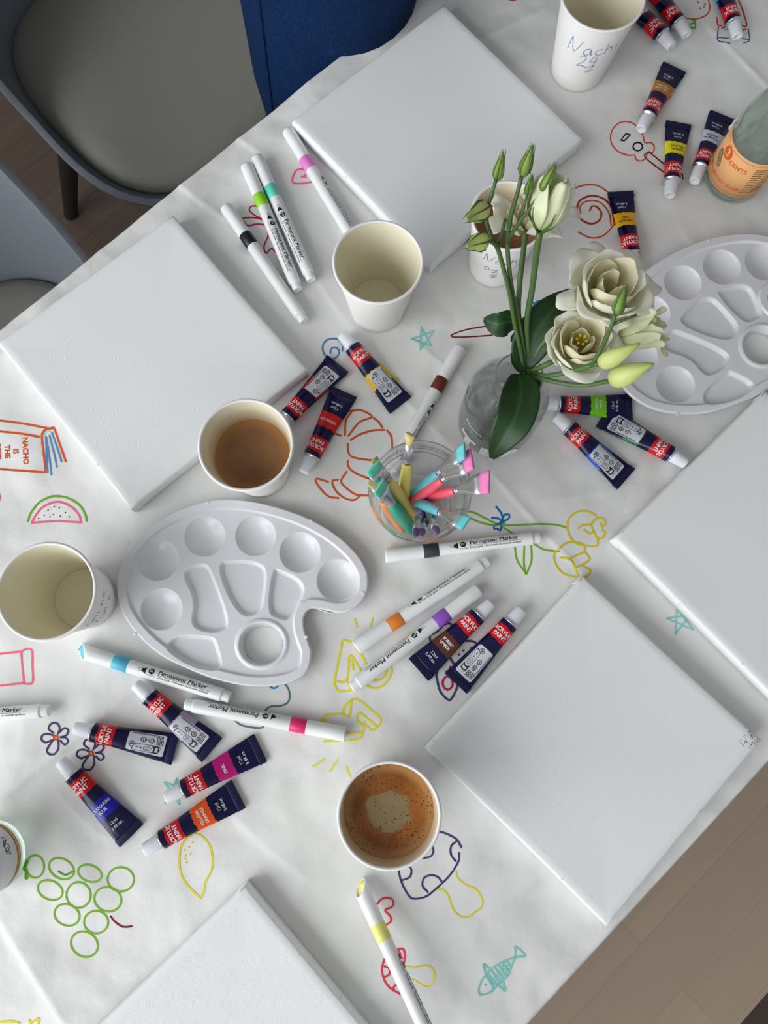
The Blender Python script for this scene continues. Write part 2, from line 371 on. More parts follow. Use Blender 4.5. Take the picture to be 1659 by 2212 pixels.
doodle('lemon_drawing', Z5, [('s', YE, [(1085, 1165), (1130, 1182), (1170, 1230), (1190, 1300), (1185, 1370), (1150, 1440), (1145, 1480), (1126, 1528)], 4.2), ('s', YE, [(1124, 1530), (1080, 1490), (1030, 1430), (1008, 1370), (1005, 1300), (1015, 1240), (1050, 1190), (1085, 1165)], 4.2),
    ('d', YE, [(1078, 1218), (1058, 1245), (1033, 1262), (1066, 1283), (1038, 1292), (1036, 1312), (1045, 1330), (1070, 1182)], 2.2)])
doodle('grapes_drawing', Zg, [('o', GR, e, 4.2) for e in ((180, 407, 46, 58), (315, 418, 68, 50, 0.5), (460, 442, 62, 42, 0.35), (618, 473, 68, 62), (257, 528, 66, 48, 0.4), (402, 553, 62, 66), (552, 575, 70, 62, 0.3), (343, 655, 66, 54, 0.4), (492, 692, 62, 58), (432, 805, 72, 62, 0.6))]
    + [('s', (84, 160, 20), [(140, 378), (124, 415), (136, 430), (136, 465)], 8), ('s', (84, 160, 20), [(300, 432), (335, 450), (372, 432)], 4.2), ('s', DR, [(567, 662), (590, 690), (630, 715), (675, 713)], 4.2)])
doodle('letter_drawing', Z6, [('s', YE, [(165, 490), (105, 475), (95, 520), (60, 690), (65, 740), (90, 762), (150, 755)]), ('s', YE, [(165, 490), (200, 540), (235, 605)]), ('s', YE, [(62, 705), (125, 700), (140, 565), (150, 558), (205, 640)]), ('s', YE, [(155, 590), (165, 640)]), ('s', YE, [(125, 700), (155, 748)])])
doodle('moon_drawing', Z6, [('s', YE, [(370, 610), (378, 650), (350, 710), (300, 742), (250, 735), (230, 715)]), ('s', YE, [(358, 612), (340, 675), (300, 700), (262, 695)])])
doodle('letter_drawing', Z6, [('s', YE, [(10, 890), (105, 888), (140, 902), (152, 828), (160, 805), (195, 810), (235, 840), (315, 910), (318, 925), (300, 960), (265, 978), (240, 955), (190, 930), (195, 880), (250, 920), (300, 962)]),
    ('s', YE, [(105, 888), (112, 848), (160, 805)]), ('s', YE, [(225, 935), (215, 998), (180, 1030), (0, 1040)]), ('s', YE, [(10, 890), (-15, 930), (20, 920)]), ('s', YE, [(120, 992), (215, 990)])])
doodle('ray_marks', Z6, [('s', YE, a, 3.6) for a in ([(172, 355), (185, 400)], [(272, 350), (260, 400)], [(75, 1145), (55, 1175), (33, 1208)], [(125, 1180), (140, 1225), (160, 1252)], [(0, 1140), (-40, 1170), (-60, 1178)])])
doodle('butterfly_drawing', Z6, [('s', PU, a, 5) for a in ([(590, 450), (600, 500), (620, 560)], [(590, 450), (640, 420), (670, 390), (700, 380), (725, 400)], [(770, 478), (830, 480), (855, 495)], [(690, 560), (650, 600), (630, 660), (632, 690), (650, 760), (690, 805), (710, 805), (740, 750), (748, 700), (720, 640)],
    [(700, 560), (722, 600), (760, 640)], [(745, 520), (690, 560)])] + [('o', MA, (692, 714, 28, 38), 5), ('d', MA, [(755, 555), (780, 533), (705, 625), (685, 650), (622, 632), (825, 518)], 2.8)])
doodle('mushroom_drawing', Z7, [('s', PU, a, 4.4) for a in ([(880, 530), (945, 533), (1000, 550), (1050, 580), (1078, 625)], [(1065, 660), (1060, 710), (1010, 790), (940, 860), (870, 915), (800, 928), (770, 910), (735, 850), (715, 790), (708, 740)], [(1050, 590), (1018, 620), (1018, 670), (1045, 707)],
    [(895, 605), (914, 640), (900, 678), (850, 690)], [(730, 820), (775, 800), (785, 760), (770, 730)], [(880, 888), (850, 850), (860, 805), (900, 790), (940, 800), (962, 828)])] +
    [('s', YE, [(1045, 768), (1060, 810), (1110, 850), (1160, 870), (1200, 930), (1195, 980), (1160, 1005), (1120, 1035), (1070, 1030), (1030, 990), (1000, 910), (970, 875), (940, 875)], 3.8)])
doodle('number_drawing', Z7, [('s', HP, [(580, 962), (610, 930), (650, 922), (678, 940), (672, 975), (630, 995), (660, 1030), (665, 1060), (635, 1082)], 4.4)])
doodle('small_mushroom_drawing', Z7, [('s', HP, a, 4.6) for a in ([(625, 1285), (612, 1340), (625, 1400), (660, 1450), (715, 1485)], [(626, 1325), (655, 1338), (655, 1370), (630, 1385)], [(725, 1425), (685, 1438), (680, 1468)], [(705, 1222), (738, 1225), (746, 1270), (735, 1330)], [(705, 1222), (730, 1280)])] +
    [('s', YE, [(745, 1320), (800, 1330), (860, 1318), (905, 1335), (922, 1380), (905, 1430), (870, 1445), (800, 1405), (780, 1400)], 3.6)])
doodle('fish_drawing', Z7, [('s', TE, [(1187, 1495), (1180, 1455), (1210, 1390), (1270, 1330), (1330, 1295), (1385, 1275), (1398, 1240), (1395, 1207), (1455, 1265), (1395, 1278), (1350, 1380), (1290, 1440), (1250, 1478), (1187, 1495)], 4),
    ('s', TE, [(1250, 1345), (1208, 1315), (1222, 1370)], 5), ('s', TE, [(1290, 1432), (1335, 1470), (1322, 1415)], 5), ('d', TE, [(1220, 1434)], 2.5), ('s', TE, [(1225, 1385), (1262, 1440), (1258, 1470)], 5)] +
    [('s', TE, [(1235+k*22, 1370-k*15), (1285+k*17, 1440-k*22)], 5) for k in range(6)] + [('s', TE, [(1250+k*14, 1425+k*2), (1340+k*8, 1300+k*22)], 3.4) for k in range(4)])
doodle('guitar_drawing', Z3, [('s', RD, [(1000, 640), (960, 617), (910, 620), (870, 660), (865, 720), (900, 765), (950, 785), (985, 785), (990, 805), (1015, 815), (1040, 800), (1050, 775), (1078, 770), (1082, 740), (1065, 722), (1035, 722), (1028, 690), (1020, 670)], 2.8),
    ('o', BK, (1000, 742, 24, 21), 3.4), ('s', BK, [(915, 710), (940, 676)], 2.8), ('s', BK, [(932, 713), (960, 684)], 2.8), ('s', BK, [(940, 676), (962, 682)], 2.8), ('s', BK, [(915, 710), (932, 713)], 2.8), ('s', DR, [(1056, 768), (1036, 795), (1135, 875)], 3), ('s', DR, [(1056, 768), (1150, 845)], 3), ('s', DR, [(1225, 880), (1228, 905)], 3)])
doodle('swirl_drawing', Z3, [('s', (205, 80, 34), [(642, 1050), (646, 1000), (680, 955), (740, 935), (800, 940), (855, 975)], 3.2), ('s', (205, 80, 34), [(700, 1175), (760, 1203), (820, 1195), (870, 1150), (888, 1110)], 3.2),
    ('s', (180, 60, 34), [(758, 1065), (768, 1045), (790, 1045), (815, 1075), (808, 1112), (775, 1132), (735, 1125), (700, 1095), (694, 1050), (712, 1012), (770, 990), (830, 1008), (865, 1050), (882, 1135)], 4.2), ('s', (205, 80, 34), [(712, 1080), (708, 1050), (728, 1024), (775, 1015), (820, 1032), (855, 1080), (865, 1140)], 3)])
doodle('croissant_drawing', Zc, [('s', OR, a, 4.2) for a in ([(470, 182), (515, 180), (485, 230), (480, 312)], [(520, 175), (570, 172), (630, 208), (560, 240), (500, 315)], [(640, 215), (670, 240), (690, 270)], [(700, 283), (640, 285), (570, 305), (512, 338)], [(715, 285), (740, 320), (745, 390)],
    [(495, 360), (500, 410), (530, 437), (640, 455)], [(495, 455), (500, 490), (540, 525), (625, 560), (650, 575)], [(488, 517), (458, 570), (490, 610), (545, 645), (620, 650)], [(440, 562), (408, 570), (430, 625), (480, 665), (530, 675), (560, 655)], [(385, 573), (322, 555), (318, 575), (350, 620), (390, 655), (443, 664)], [(412, 270), (420, 300), (458, 315)])])
doodle('spiral_drawing', Z5b, [('s', BL, [(1005, 1060), (1005, 1020), (970, 985), (910, 990), (880, 1030), (890, 1080), (930, 1115), (970, 1100), (985, 1065), (965, 1040), (935, 1045), (930, 1075)], 4)])
doodle('star_drawing', Z5b, [('s', TE, a, 3.6) for a in ([(1510, 910), (1575, 1030)], [(1575, 1030), (1450, 985)], [(1450, 985), (1590, 935)], [(1590, 935), (1503, 1058)], [(1503, 1058), (1510, 910)])])
doodle('star_drawing', Zr, [('s', TE, a, 3.6) for a in ([(1075, 340), (1065, 505)], [(1065, 505), (1150, 392)], [(1150, 385), (1010, 402)], [(1010, 402), (1180, 477)], [(1180, 477), (1075, 340)])])
doodle('tulip_drawing', Z1, [('s', (222, 205, 40), a, 4.2) for a in ([(1075, 1282), (1010, 1255), (950, 1265), (905, 1310), (905, 1380), (940, 1440), (1000, 1460), (1075, 1463), (1082, 1420)], [(965, 1360), (990, 1340), (1040, 1335), (1060, 1310), (1085, 1296), (1112, 1298), (1130, 1330), (1108, 1345), (1100, 1330)], [(1108, 1345), (1110, 1372), (1128, 1385), (1105, 1418), (1072, 1410), (1060, 1375), (1040, 1392), (1000, 1368)], [(1040, 1335), (1055, 1375)],
    [(1000, 1500), (1005, 1465), (970, 1445), (900, 1445), (850, 1480), (820, 1520), (835, 1580), (880, 1630), (960, 1652)], [(960, 1652), (1010, 1650), (1037, 1610), (990, 1580), (1032, 1545), (1010, 1505)], [(862, 1532), (920, 1548), (945, 1590), (985, 1578)], [(905, 1545), (960, 1518), (1005, 1500)], [(940, 1590), (965, 1640)])] +
    [('s', (128, 182, 44), a, 4) for a in ([(285, 1258), (340, 1265), (410, 1300), (500, 1345), (570, 1388)], [(300, 1292), (400, 1330), (500, 1342), (700, 1335), (820, 1337), (900, 1355)], [(705, 1455), (760, 1485), (850, 1498)], [(585, 1460), (600, 1550), (655, 1632)], [(650, 1630), (640, 1570), (642, 1460)], [(655, 1632), (685, 1550), (683, 1460)])])
doodle('dragonfly_drawing', Z1, [('s', (22, 116, 182), a, 4.4) for a in ([(475, 1230), (505, 1270), (512, 1310), (500, 1335)], [(500, 1320), (545, 1305), (553, 1280), (525, 1278), (505, 1320)], [(450, 1296), (490, 1302), (520, 1328)], [(500, 1330), (465, 1340), (462, 1362), (480, 1360), (500, 1372), (505, 1335)])])
doodle('spoon_drawing', Z1, [('s', DR, [(440, 148), (300, 172), (205, 205), (212, 216), (300, 216), (450, 206)], 3)])
doodle('flower_scribble', Z1, [('s', CY_, [(668, 30), (675, 10), (695, 12), (700, 32), (668, 30)], 3.4), ('s', CY_, [(700, 20), (725, 0), (745, 5)], 3.4), ('s', (225, 95, 50), [(580, 130), (600, 108), (640, 105), (660, 125)], 3), ('s', CY_, [(610, 130), (630, 115), (650, 128)], 3)])
doodle('bow_drawing', Z5b, [('s', MA, a, 3.4) for a in ([(500, 222), (440, 190), (410, 160), (425, 136), (470, 135)], [(370, 212), (430, 208), (500, 222)], [(372, 230), (400, 260), (460, 250), (515, 262), (532, 320), (505, 390), (518, 437), (550, 407), (585, 433)])])
doodle('heart_drawing', Z2, [('s', PK, a, 4) for a in ([(660, 1166), (600, 1175), (540, 1168), (550, 1110), (575, 1085), (612, 1088)], [(596, 1130), (625, 1138), (615, 1120)])])
doodle('fruit_drawing', Zt, [('s', (205, 78, 40), [(505, -20), (510, 80), (560, 150), (650, 192), (760, 202), (860, 165), (900, 90), (880, -20)], 2.8), ('d', (200, 60, 50), [(775, 30), (850, 45), (838, 75), (800, 92), (770, -5)], 2), ('s', (110, 175, 40), [(742, 205), (745, 300), (690, 285)], 3), ('s', (110, 175, 40), [(690, 260), (740, 235), (700, 200)], 3)])
doodle('glass_drawing', Zt, [('s', (200, 66, 46), a, 2.8) for a in ([(975, 190), (985, 270), (1020, 275)], [(1195, -20), (1240, 80), (1295, 270), (1235, 270)], [(1030, 300), (1060, 285)], [(1240, 320), (1290, 310)])] + [('s', (90, 90, 140), a, 2.4) for a in ([(990, 290), (985, 430), (1110, 468)], [(985, 408), (1100, 412)], [(1310, 310), (1322, 430), (1260, 458)], [(1250, 412), (1325, 425)])])
doodle('curl_drawing', Z4b, [('o', (40, 140, 200), (1155, 833, 20, 20), 4), ('s', GY, [(1185, 815), (1218, 860), (1218, 905), (1190, 925), (1140, 930), (1120, 945)], 3.8)])
doodle('curl_drawing', Z5, [('s', GY, [(1310, 530), (1350, 560), (1420, 575), (1468, 575), (1480, 562)], 3.8)])
doodle('yellow_scribble', Zg, [('s', YE, [(-10, 1205), (60, 1200), (100, 1210)]), ('s', YE, [(150, 1192), (165, 1205), (200, 1185), (192, 1230)]), ('s', YE, [(150, 1192), (170, 1240)])])
doodle('yellow_scribble', Z5b, [('s', (225, 215, 60), [(1250, 1145), (1290, 1190), (1330, 1230), (1365, 1240), (1352, 1258)], 4)])
doodle('red_mark', Zt, [('s', RD, [(-1250, -5), (-1190, 8), (-1130, -8)], 3), ('s', HP, [(478, 985), (488, 1020), (440, 1075)], 3)])

# ------------------------------------------------------------------ canvases
def canvas(label, corner, along, sgn, size=0.2025, T=0.017, fixed=None):
    c = P(*corner, T); a = P(*along, T); d = (a-c); d.z = 0; d.normalize(); e = Vector((-d.y, d.x, 0))*sgn
    ctr = c+(d+e)*size/2
    if fixed:
        ps = [P(*q, T) for q in fixed]; ctr = sum(ps, Vector())/4; dd = (ps[1]-ps[0])+(ps[2]-ps[3]); dd.z = 0; d = dd.normalized(); size = 0.2025
    root = thing('stretched_canvas', label, 'canvas', (ctr.x, ctr.y, TZ+0.0006), (0, 0, math.atan2(d.y, d.x)), 'blank square canvases lying on the paper')
    h = size/2; n = 28; r = 0.0022; g = G(); rs = []
    def loop(hh, z, wob=0):
        out = []
        for sx, sy, dx, dy in ((-1, -1, 1, 0), (1, -1, 0, 1), (1, 1, -1, 0), (-1, 1, 0, -1)):
            for k in range(n):
                t = k/n*2; x = sx+dx*t; y = sy+dy*t; s = 1-wob*(1-abs(t-1))
                ax = hh*s if dx == 0 else hh; out.append((x*hh*(s if dx == 0 else 1), y*hh*(s if dy == 0 else 1), z))
        return out
    rs.append(loop(h-0.012, 0.0)); rs.append(loop(h, 0.0)); rs.append(loop(h+0.0001, T*0.5, 0.003)); rs.append(loop(h, T-r, 0.004)); rs.append(loop(h-r*0.35, T-r*0.3, 0.004)); rs.append(loop(h-r*1.1, T, 0.004))
    rs.append(loop(h-0.008, T-0.0001, 0.004)); rs.append(loop(h-0.022, T-0.0007)); rs.append(loop(h-0.05, T-0.0011)); rs.append(loop(h-0.075, T-0.0013)); rs.append(loop(0.006, T-0.0013))
    g.rings(rs, True, 0, False, True); g.mk('canvas_cloth', m_canvas, root)
    # folded cloth corners
    for sx, sy in ((-1, -1), (1, -1), (1, 1), (-1, 1)):
        q = G(); rbox(q, -0.0004, 0.009, -0.0005, 0.0006, 0.0005, T-0.0024, 0.0004); o = q.mk('corner_fold', m_canvas, root)
        o.location = (sx*h, sy*h, 0); o.rotation_euler = (0, 0, {(-1, -1): 0, (1, -1): R(90), (1, 1): R(180), (-1, 1): R(-90)}[(sx, sy)])
    for k in range(4):
        q = G(); rbox(q, -h+0.003, h-0.018, -h+0.003, -h+0.017, 0.0008, T-0.004, 0.001); o = q.mk('stretcher_bar', m_wood, root); o.rotation_euler = (0, 0, k*math.pi/2)
    return root
canvas('blank canvas on the left, behind the latte cup', None or (0, 0), (1, 1), 1, fixed=[(0, 737), (283, 1090), (657, 800), (374, 475)])
cv = canvas('blank canvas at the lower right table edge with a brown-stained corner', (0, 0), (1, 1), 1, fixed=[(920, 1612), (1310, 2000), (1643, 1598), (1262, 1250)])
g = G(); rs_ = random.Random(5)
for k in range(46):
    a_ = rs_.random()**1.6*0.011; b_ = rs_.random()**1.6*0.013; ln = rs_.uniform(0.0005, 0.0018); x_ = 0.0992-a_; y_ = 0.0992-b_
    v, f = stroke2d([(x_-ln, y_), (x_, y_+rs_.uniform(-.0002, .0002))], rs_.uniform(0.0002, 0.00045), 0.0006, False, 0.3); g.add([Vector((p.x, p.y, 0.01712)) for p in v], f)
g.mk('corner_stain', mat('brown stain', srgb(140, 98, 62), 0.8), cv)
canvas('blank canvas at the top, beside the jeans and the lilac marker', (0, 0), (1, 1), 1, fixed=[(640, 262), (932, 580), (1255, 290), (955, 12)])
canvas('blank canvas cut by the right frame edge, under the right palette', (1328, 1163), (1655, 1492), 1)
canvas('blank canvas at the bottom left, cut by the bottom frame edge', (530, 1912), (775, 2204), -1)

# ------------------------------------------------------------------ palettes
def build_palette():
    zf = 0.0115
    out = [(251, 1270), (258, 1225), (280, 1180), (318, 1140), (370, 1108), (425, 1087), (476, 1078), (540, 1082), (600, 1095), (660, 1116), (715, 1146), (757, 1180), (785, 1215), (797, 1250), (789, 1291), (758, 1319), (717, 1324), (681, 1314), (664, 1320), (656, 1338), (660, 1370), (673, 1405), (666, 1448), (640, 1470), (600, 1481), (538, 1483), (461, 1467), (400, 1443), (345, 1415), (295, 1370), (262, 1320)]
    c0 = P(503, 1225, zf); L = lambda px, py, z=zf: (P(px, py, z)-c0)
    pts = crom([L(*p).to_2d().to_3d() for p in out], 0.002, True); n = 560
    # resample by angle around the centre
    ang = np.array([math.atan2(p.y, p.x) for p in pts]); rad = np.array([math.hypot(p.x, p.y) for p in pts]); o = np.argsort(ang); ang = ang[o]; rad = rad[o]
    A = np.linspace(-math.pi, math.pi, n, endpoint=False); RR = np.interp(A, np.r_[ang-2*math.pi, ang, ang+2*math.pi], np.r_[rad, rad, rad])
    oc = np.stack([RR*np.cos(A), RR*np.sin(A)], 1)
    nr = 185; T = np.linspace(0, 1, nr+1)[1:]
    kk = np.exp(-(np.arange(-60, 61)/24.0)**2); kk /= kk.sum(); RS = np.convolve(np.r_[RR[-60:], RR, RR[:60]], kk, 'valid')
    RAD = T[:, None]*RS[None, :]+(T[:, None]**5)*(RR-RS)[None, :]
    X = RAD*np.cos(A)[None, :]; Y = RAD*np.sin(A)[None, :]
    def seg_sdf(poly, X, Y):
        poly = np.array(poly); d = np.full(X.shape, 1e9); s = np.ones(X.shape); m = len(poly)
        for i in range(m):
            a = poly[i]; b = poly[i-1]; e = b-a; wx = X-a[0]; wy = Y-a[1]; t = np.clip((wx*e[0]+wy*e[1])/(e@e), 0, 1)
            bx = wx-e[0]*t; by = wy-e[1]*t; d = np.minimum(d, bx*bx+by*by)
            c1 = Y >= a[1]; c2 = Y < b[1]; c3 = e[0]*wy > e[1]*wx
            s = np.where((c1 & c2 & c3) | (~c1 & ~c2 & ~c3), -s, s)
        return s*np.sqrt(d)
    sm = lambda x: (lambda t: t*t*(3-2*t))(np.clip(x, 0, 1))
    D = -np.abs(seg_sdf(oc[::3], X, Y))         # distance inside the outline
    Z = np.full(X.shape, 11.5)                  # mm
    Z -= 2.2*sm((-D*1000-8.0)/1.8)              # recessed plate inside the raised flange
    Z -= 2.6*sm((1.2+D*1000)/1.2)               # rounded outer lip
    for px, py in ((343, 1210), (443, 1159), (552, 1158), (648, 1193), (729, 1253), (349, 1316)):
        c = L(px, py, 0.0095); d = np.hypot(X-c.x, Y-c.y)*1000; rw = 17.8
        Z = np.where(d < rw, np.minimum(Z, 9.3-3.6*np.sqrt(np.clip(1-(d/rw)**2, 0, 1))-4.4*np.clip(1-(d/rw)**2, 0, 1)), Z) 
    zz = lambda pl: [tuple(L(x/1.952, y/1.952+1050, 0.0095))[:2] for x, y in pl]
    def rnd(pl, k=2):
        for _ in range(k): pl = [q for i in range(len(pl)) for q in ((pl[i-1][0]*.25+pl[i][0]*.75, pl[i-1][1]*.25+pl[i][1]*.75), (pl[i][0]*.75+pl[(i+1) % len(pl)][0]*.25, pl[i][1]*.75+pl[(i+1) % len(pl)][1]*.25))]
        return pl
    for pl in ([(765, 375), (800, 335), (870, 320), (900, 370), (978, 585), (925, 622), (850, 617), (800, 585), (822, 480)], [(900, 322), (1000, 308), (1080, 315), (1128, 345), (1122, 440), (1103, 545), (1000, 556)],
               [(1148, 343), (1180, 350), (1260, 385), (1288, 430), (1278, 470), (1228, 568), (1180, 565), (1122, 535)], [(692, 672), (750, 622), (900, 632), (915, 655), (942, 755), (915, 780), (820, 765), (740, 720)]):
        d = seg_sdf(rnd(zz(pl)), X, Y)*1000
        Z = np.where(d < 0, np.minimum(Z, 9.3-4.2*sm(-d/3.4)), Z)
    hc = L(566, 1391, 0.0095); dh = np.hypot(X-hc.x, (Y-hc.y)*1.06)*1000; rh = 19.6
    Z = Z+np.where(dh < rh+4.5, 1.5*sm((rh+4.5-dh)/2.5), 0); Z = np.where(dh < rh, np.maximum(0.9, Z-10.0*sm((rh-dh)/1.8)), Z)
    dh2 = np.hypot(X-hc.x, (Y-hc.y)*1.06)*1000; k_ = (rh-2.6)/np.maximum(dh2, 0.1); sn = (dh2 > rh-3.3) & (dh2 < rh-1.9)
    X = np.where(sn, hc.x+(X-hc.x)*k_, X); Y = np.where(sn, hc.y+(Y-hc.y)*k_, Y); Z = np.where(sn, 0.9, Z); dh = np.where(sn, rh-2.6, dh)
    v = [(0, 0, 0.0)]; v[0] = (0.0, 0.0, Z[0].mean()/1000); f = []
    v += np.stack([X, Y, Z/1000], -1).reshape(-1, 3).tolist(); dd = np.r_[99.0, dh.reshape(-1)]
    for j in range(n): f.append((0, 1+j, 1+(j+1) % n))
    for i in range(nr-1):
        for j in range(n): a = 1+i*n+j; b = 1+i*n+(j+1) % n; f.append((a, a+n, b+n, b))
    f = [q for q in f if min(dd[k] for k in q) > rh-2.65]
    return c0, v, f
PC, pv, pf = build_palette()
pal = mk('paint_palette', pv, pf, m_palette, loc=(PC.x, PC.y, TZ+0.0006))
md = pal.modifiers.new('s', 'SOLIDIFY'); md.thickness = 0.0009; md.offset = -1
tag(pal, 'white plastic kidney palette in the middle left, fully in view', 'palette', 'white paint palettes')
nub = lambda g, x, y: g.lathe([(0.0016, 0.0), (0.0016, 0.0003), (0.0012, 0.0004)], 14, cap1=True)
# second palette: same mould, found by matching its wells
A_ = [(349, 1316), (343, 1210), (443, 1159), (552, 1158), (648, 1193), (729, 1253), (566, 1391)]; B_ = [(1452, 835), (1385, 771), (1399, 680), (1467, 616), (1553, 581), (1643, 572), (1634, 754)]
a = np.array([(complex(p.x, p.y)) for p in [P(*q, 0.005) for q in A_]]); b = np.array([(complex(p.x, p.y)) for p in [P(*q, 0.005) for q in B_]])
am, bm_ = a.mean(), b.mean(); k = ((b-bm_)*np.conj(a-am)).sum()/(abs(a-am)**2).sum(); rot2 = float(np.angle(k)); k1 = k/abs(k); c2 = bm_+k1*(complex(PC.x, PC.y)-am)
pal2 = pal.copy(); COL.objects.link(pal2); pal2.location = (c2.real, c2.imag, TZ+0.0006); pal2.rotation_euler = (0, 0, rot2)
tag(pal2, 'white plastic palette at the right edge, partly hidden by the flowers', 'palette', 'white paint palettes')
for pp in (pal, pal2):
    for (px, py) in ((449, 1086), (278, 1175), (672, 1126), (784, 1281), (292, 1369), (661, 1376)):
        c = P(px, py, 0.0115)-PC; g = G(); nub(g, 0, 0); o = g.mk('ejector_mark', m_palette, pp, loc=(c.x, c.y, 0.0114))

# ------------------------------------------------------------------ paint tubes
def tube_body_mat(name, col):
    n = NT(name); o = n.obj(); x = n.sep(o)[0]
    wob = n.math('MULTIPLY', n.math('SUBTRACT', n.noise(o, 260, 3, 0.65), 0.5), 0.0042); xw = n.math('ADD', x, wob)
    band = lambda a, b: n.math('MULTIPLY', n.math('GREATER_THAN', xw, a), n.math('LESS_THAN', xw, b))
    navy = srgb(8, 5, 58); c = n.mixc(band(0.0215, 0.0355), navy, srgb(206, 6, 22)); c = n.mixc(band(0.0460, 0.0615), c, col)
    n.l(c, n.b.inputs['Base Color']); n.b.inputs['Roughness'].default_value = 0.22; n.b.inputs['Specular IOR Level'].default_value = 0.38
    n.bump(n.noise(n.mapping(o, (0.35, 1, 1)), 110, 3), 0.35, 0.0015); return n.m
m_navy = mat('navy foil', srgb(11, 9, 58), 0.25, nb=(120, 0.4, 0.001))
m_backlabel = mat('white back panel', srgb(205, 207, 216), 0.3)
TL = 0.087
def tube_sec(x):
    t = min(1, max(0, (x-0.0165)/(0.081-0.0165))); s = t**1.25; sm_ = s*s*(3-2*s)*0.55+s*0.45
    a = 0.0080*(1-sm_)+0.0125*sm_; b = 0.0080*(1-sm_)+0.0011*sm_; c = 0.0082*(1-t)+0.0022*t
    return a, b, c
def tube_map(x, s, off=0.00012):
    a, b, c = tube_sec(x); th = max(-1.75, min(1.75, s/a)); 
    return Vector((x, (a+off)*math.sin(th), c+(b+off)*math.cos(th)))
def tg(g, v2, f, x0, s0, mi=0, off=0.00018):
    g.add([tube_map(x0-p.y, p.x+s0, off) for p in v2], f, mi)
def paint_tube(label, cap_px, crimp_px, colour, lines, front=True, s0=0.0, ink_m=None, zc=0.0, group='acrylic paint tubes scattered on the paper', tilt=0.0):
    a = P(*cap_px, 0.008+zc); b = P(*crimp_px, 0.003+zc); d = b-a; mid = (a+b)/2; ang = math.atan2(d.y, d.x)
    o0 = mid-Vector((math.cos(ang), math.sin(ang), 0))*TL/2
    root = thing('paint_tube', label, 'paint tube', (o0.x, o0.y, TZ+0.0008+zc), (0, tilt, ang), group)
    g = G(); rs = []; n = 48
    for x in list(np.linspace(0.0165, 0.081, 40)):
        A, B, C = tube_sec(x); rs.append([(x, A*math.sin(2*math.pi*k/n), C+B*math.cos(2*math.pi*k/n)) for k in range(n)])
    g.rings(rs, True, 0, True, True); g.mk('tube_body', tube_body_mat('tube print '+' '.join(lines or ['plain']).lower(), colour), root)
    q = G(); rbox(q, 0.0805, TL, -0.0129, 0.0129, 0.0007, 0.0036, 0.0004); q.mk('crimp_fold', m_navy, root)
    q = G(); q.lathe([(0.0055, 0.0145), (0.0082, 0.0158), (0.0085, 0.0163), (0.0084, 0.0169), (0.0078, 0.0171)], 40, axis='x', cap1=True); q.mk('collar', m_metal, root, loc=(0, 0, 0.0085))
    q = G(); rib = lambda an, z: 1+0.012*math.cos(an*28)
    q.lathe([(0.0025, 0.0012), (0.0030, 0.0004), (0.0046, 0.0), (0.0052, 0.0006), (0.0054, 0.0015), (0.0063, 0.0143), (0.0061, 0.0149), (0.0040, 0.0150)], 112, axis='x', cap0=True, cap1=True, mod=rib); q.mk('screw_cap', m_cap_plastic, root, loc=(0, 0, 0.0085))
    q = G()
    for st, x, sz, bd in (('ACRYLIC', 0.0262, 0.0050, 0.00014), ('PAINT', 0.0312, 0.0050, 0.00014)):
        v, f = text2d(st, sz, bd, 0, 'CENTER', 0.0012); tg(q, v, f, x, s0)
    q.mk('brand_lettering', m_print_white, root)
    if front:
        q = G()
        for k, st in enumerate(lines):
            v, f = text2d(st, 0.0037, 0.00006, 0, 'CENTER', 0.0012); tg(q, v, f, 0.0538+(k-(len(lines)-1)/2)*0.0040, s0)
        q.mk('colour_name', ink_m or m_print_white, root)
        q = G()
        for st, x in (('12ml', 0.0680), ('0.4fl.oz.', 0.0722)):
            v, f = text2d(st, 0.0039, 0.0, 0, 'CENTER', 0.0012); tg(q, v, f, x, s0)
        q.mk('volume_lettering', m_print_white, root)
    else:
        q = G(); v = []; f = []; nx, ny = 20, 14
        for i in range(nx+1):
            for j in range(ny+1):
                u = i/nx; w_ = (j/ny*2-1); hw = 0.0083+0.0015*u; cr = min(u, 1-u)*0.031; lim = hw-max(0, 0.0014-cr)*0.8
                v.append(Vector((w_*lim, 0.031*(0.5-u), 0)))
        for i in range(nx):
            for j in range(ny): k = i*(ny+1)+j; f.append((k, k+ny+1, k+ny+2, k+1))
        tg(q, v, f, 0.0625, s0, 0, 0.00015); q.mk('back_panel', m_backlabel, root)
        q = G(); S = lambda pts, wd=0.00028, cl=False: tg(q, *stroke2d([(p[0]*0.001, (15.5-p[1])*0.001) for p in pts], wd, 0.0012, cl, 0), 0.0625, s0, 0, 0.00028)
        circ = lambda cx, cy, r: [(cx+r*math.cos(t), cy+r*math.sin(t)) for t in [2*math.pi*k/10 for k in range(10)]]
        S(circ(-2.2, 4.0, 2.2), 0.0004, True); S([(-3.2, 3.0), (-1.8, 3.6), (-2.6, 5.2)], 0.0008); S([(-1.4, 3.0), (-0.9, 4.6)], 0.0005)
        S([(-7.3, 4.8), (-7.4, 24), (-6.6, 26.2), (-4.6, 27)], 0.0003); S([(-7.2, 4.8), (-3.4, 5.8), (-1.6, 8), (-1.4, 27), (-4.6, 27)], 0.0003)
        S([(-6.4, 4.8), (-5.4, 4.8)], 0.0009)
        S([(-6.0, 14.5), (-2.8, 14.5), (-2.8, 19), (-4.4, 20.6), (-6.0, 19)], 0.00035, True); S([(-5, 15.4), (-5, 18.4)], 0.0003); S([(-3.8, 15.4), (-3.8, 18.4)], 0.0003)
        S([(-5.0, 11.8), (-3.6, 11.8)], 0.0004); S([(-4.3, 11.1), (-4.3, 12.5)], 0.0004); S([(-4.9, 7.4), (-3.6, 7.4), (-4.0, 10)], 0.0003, True)
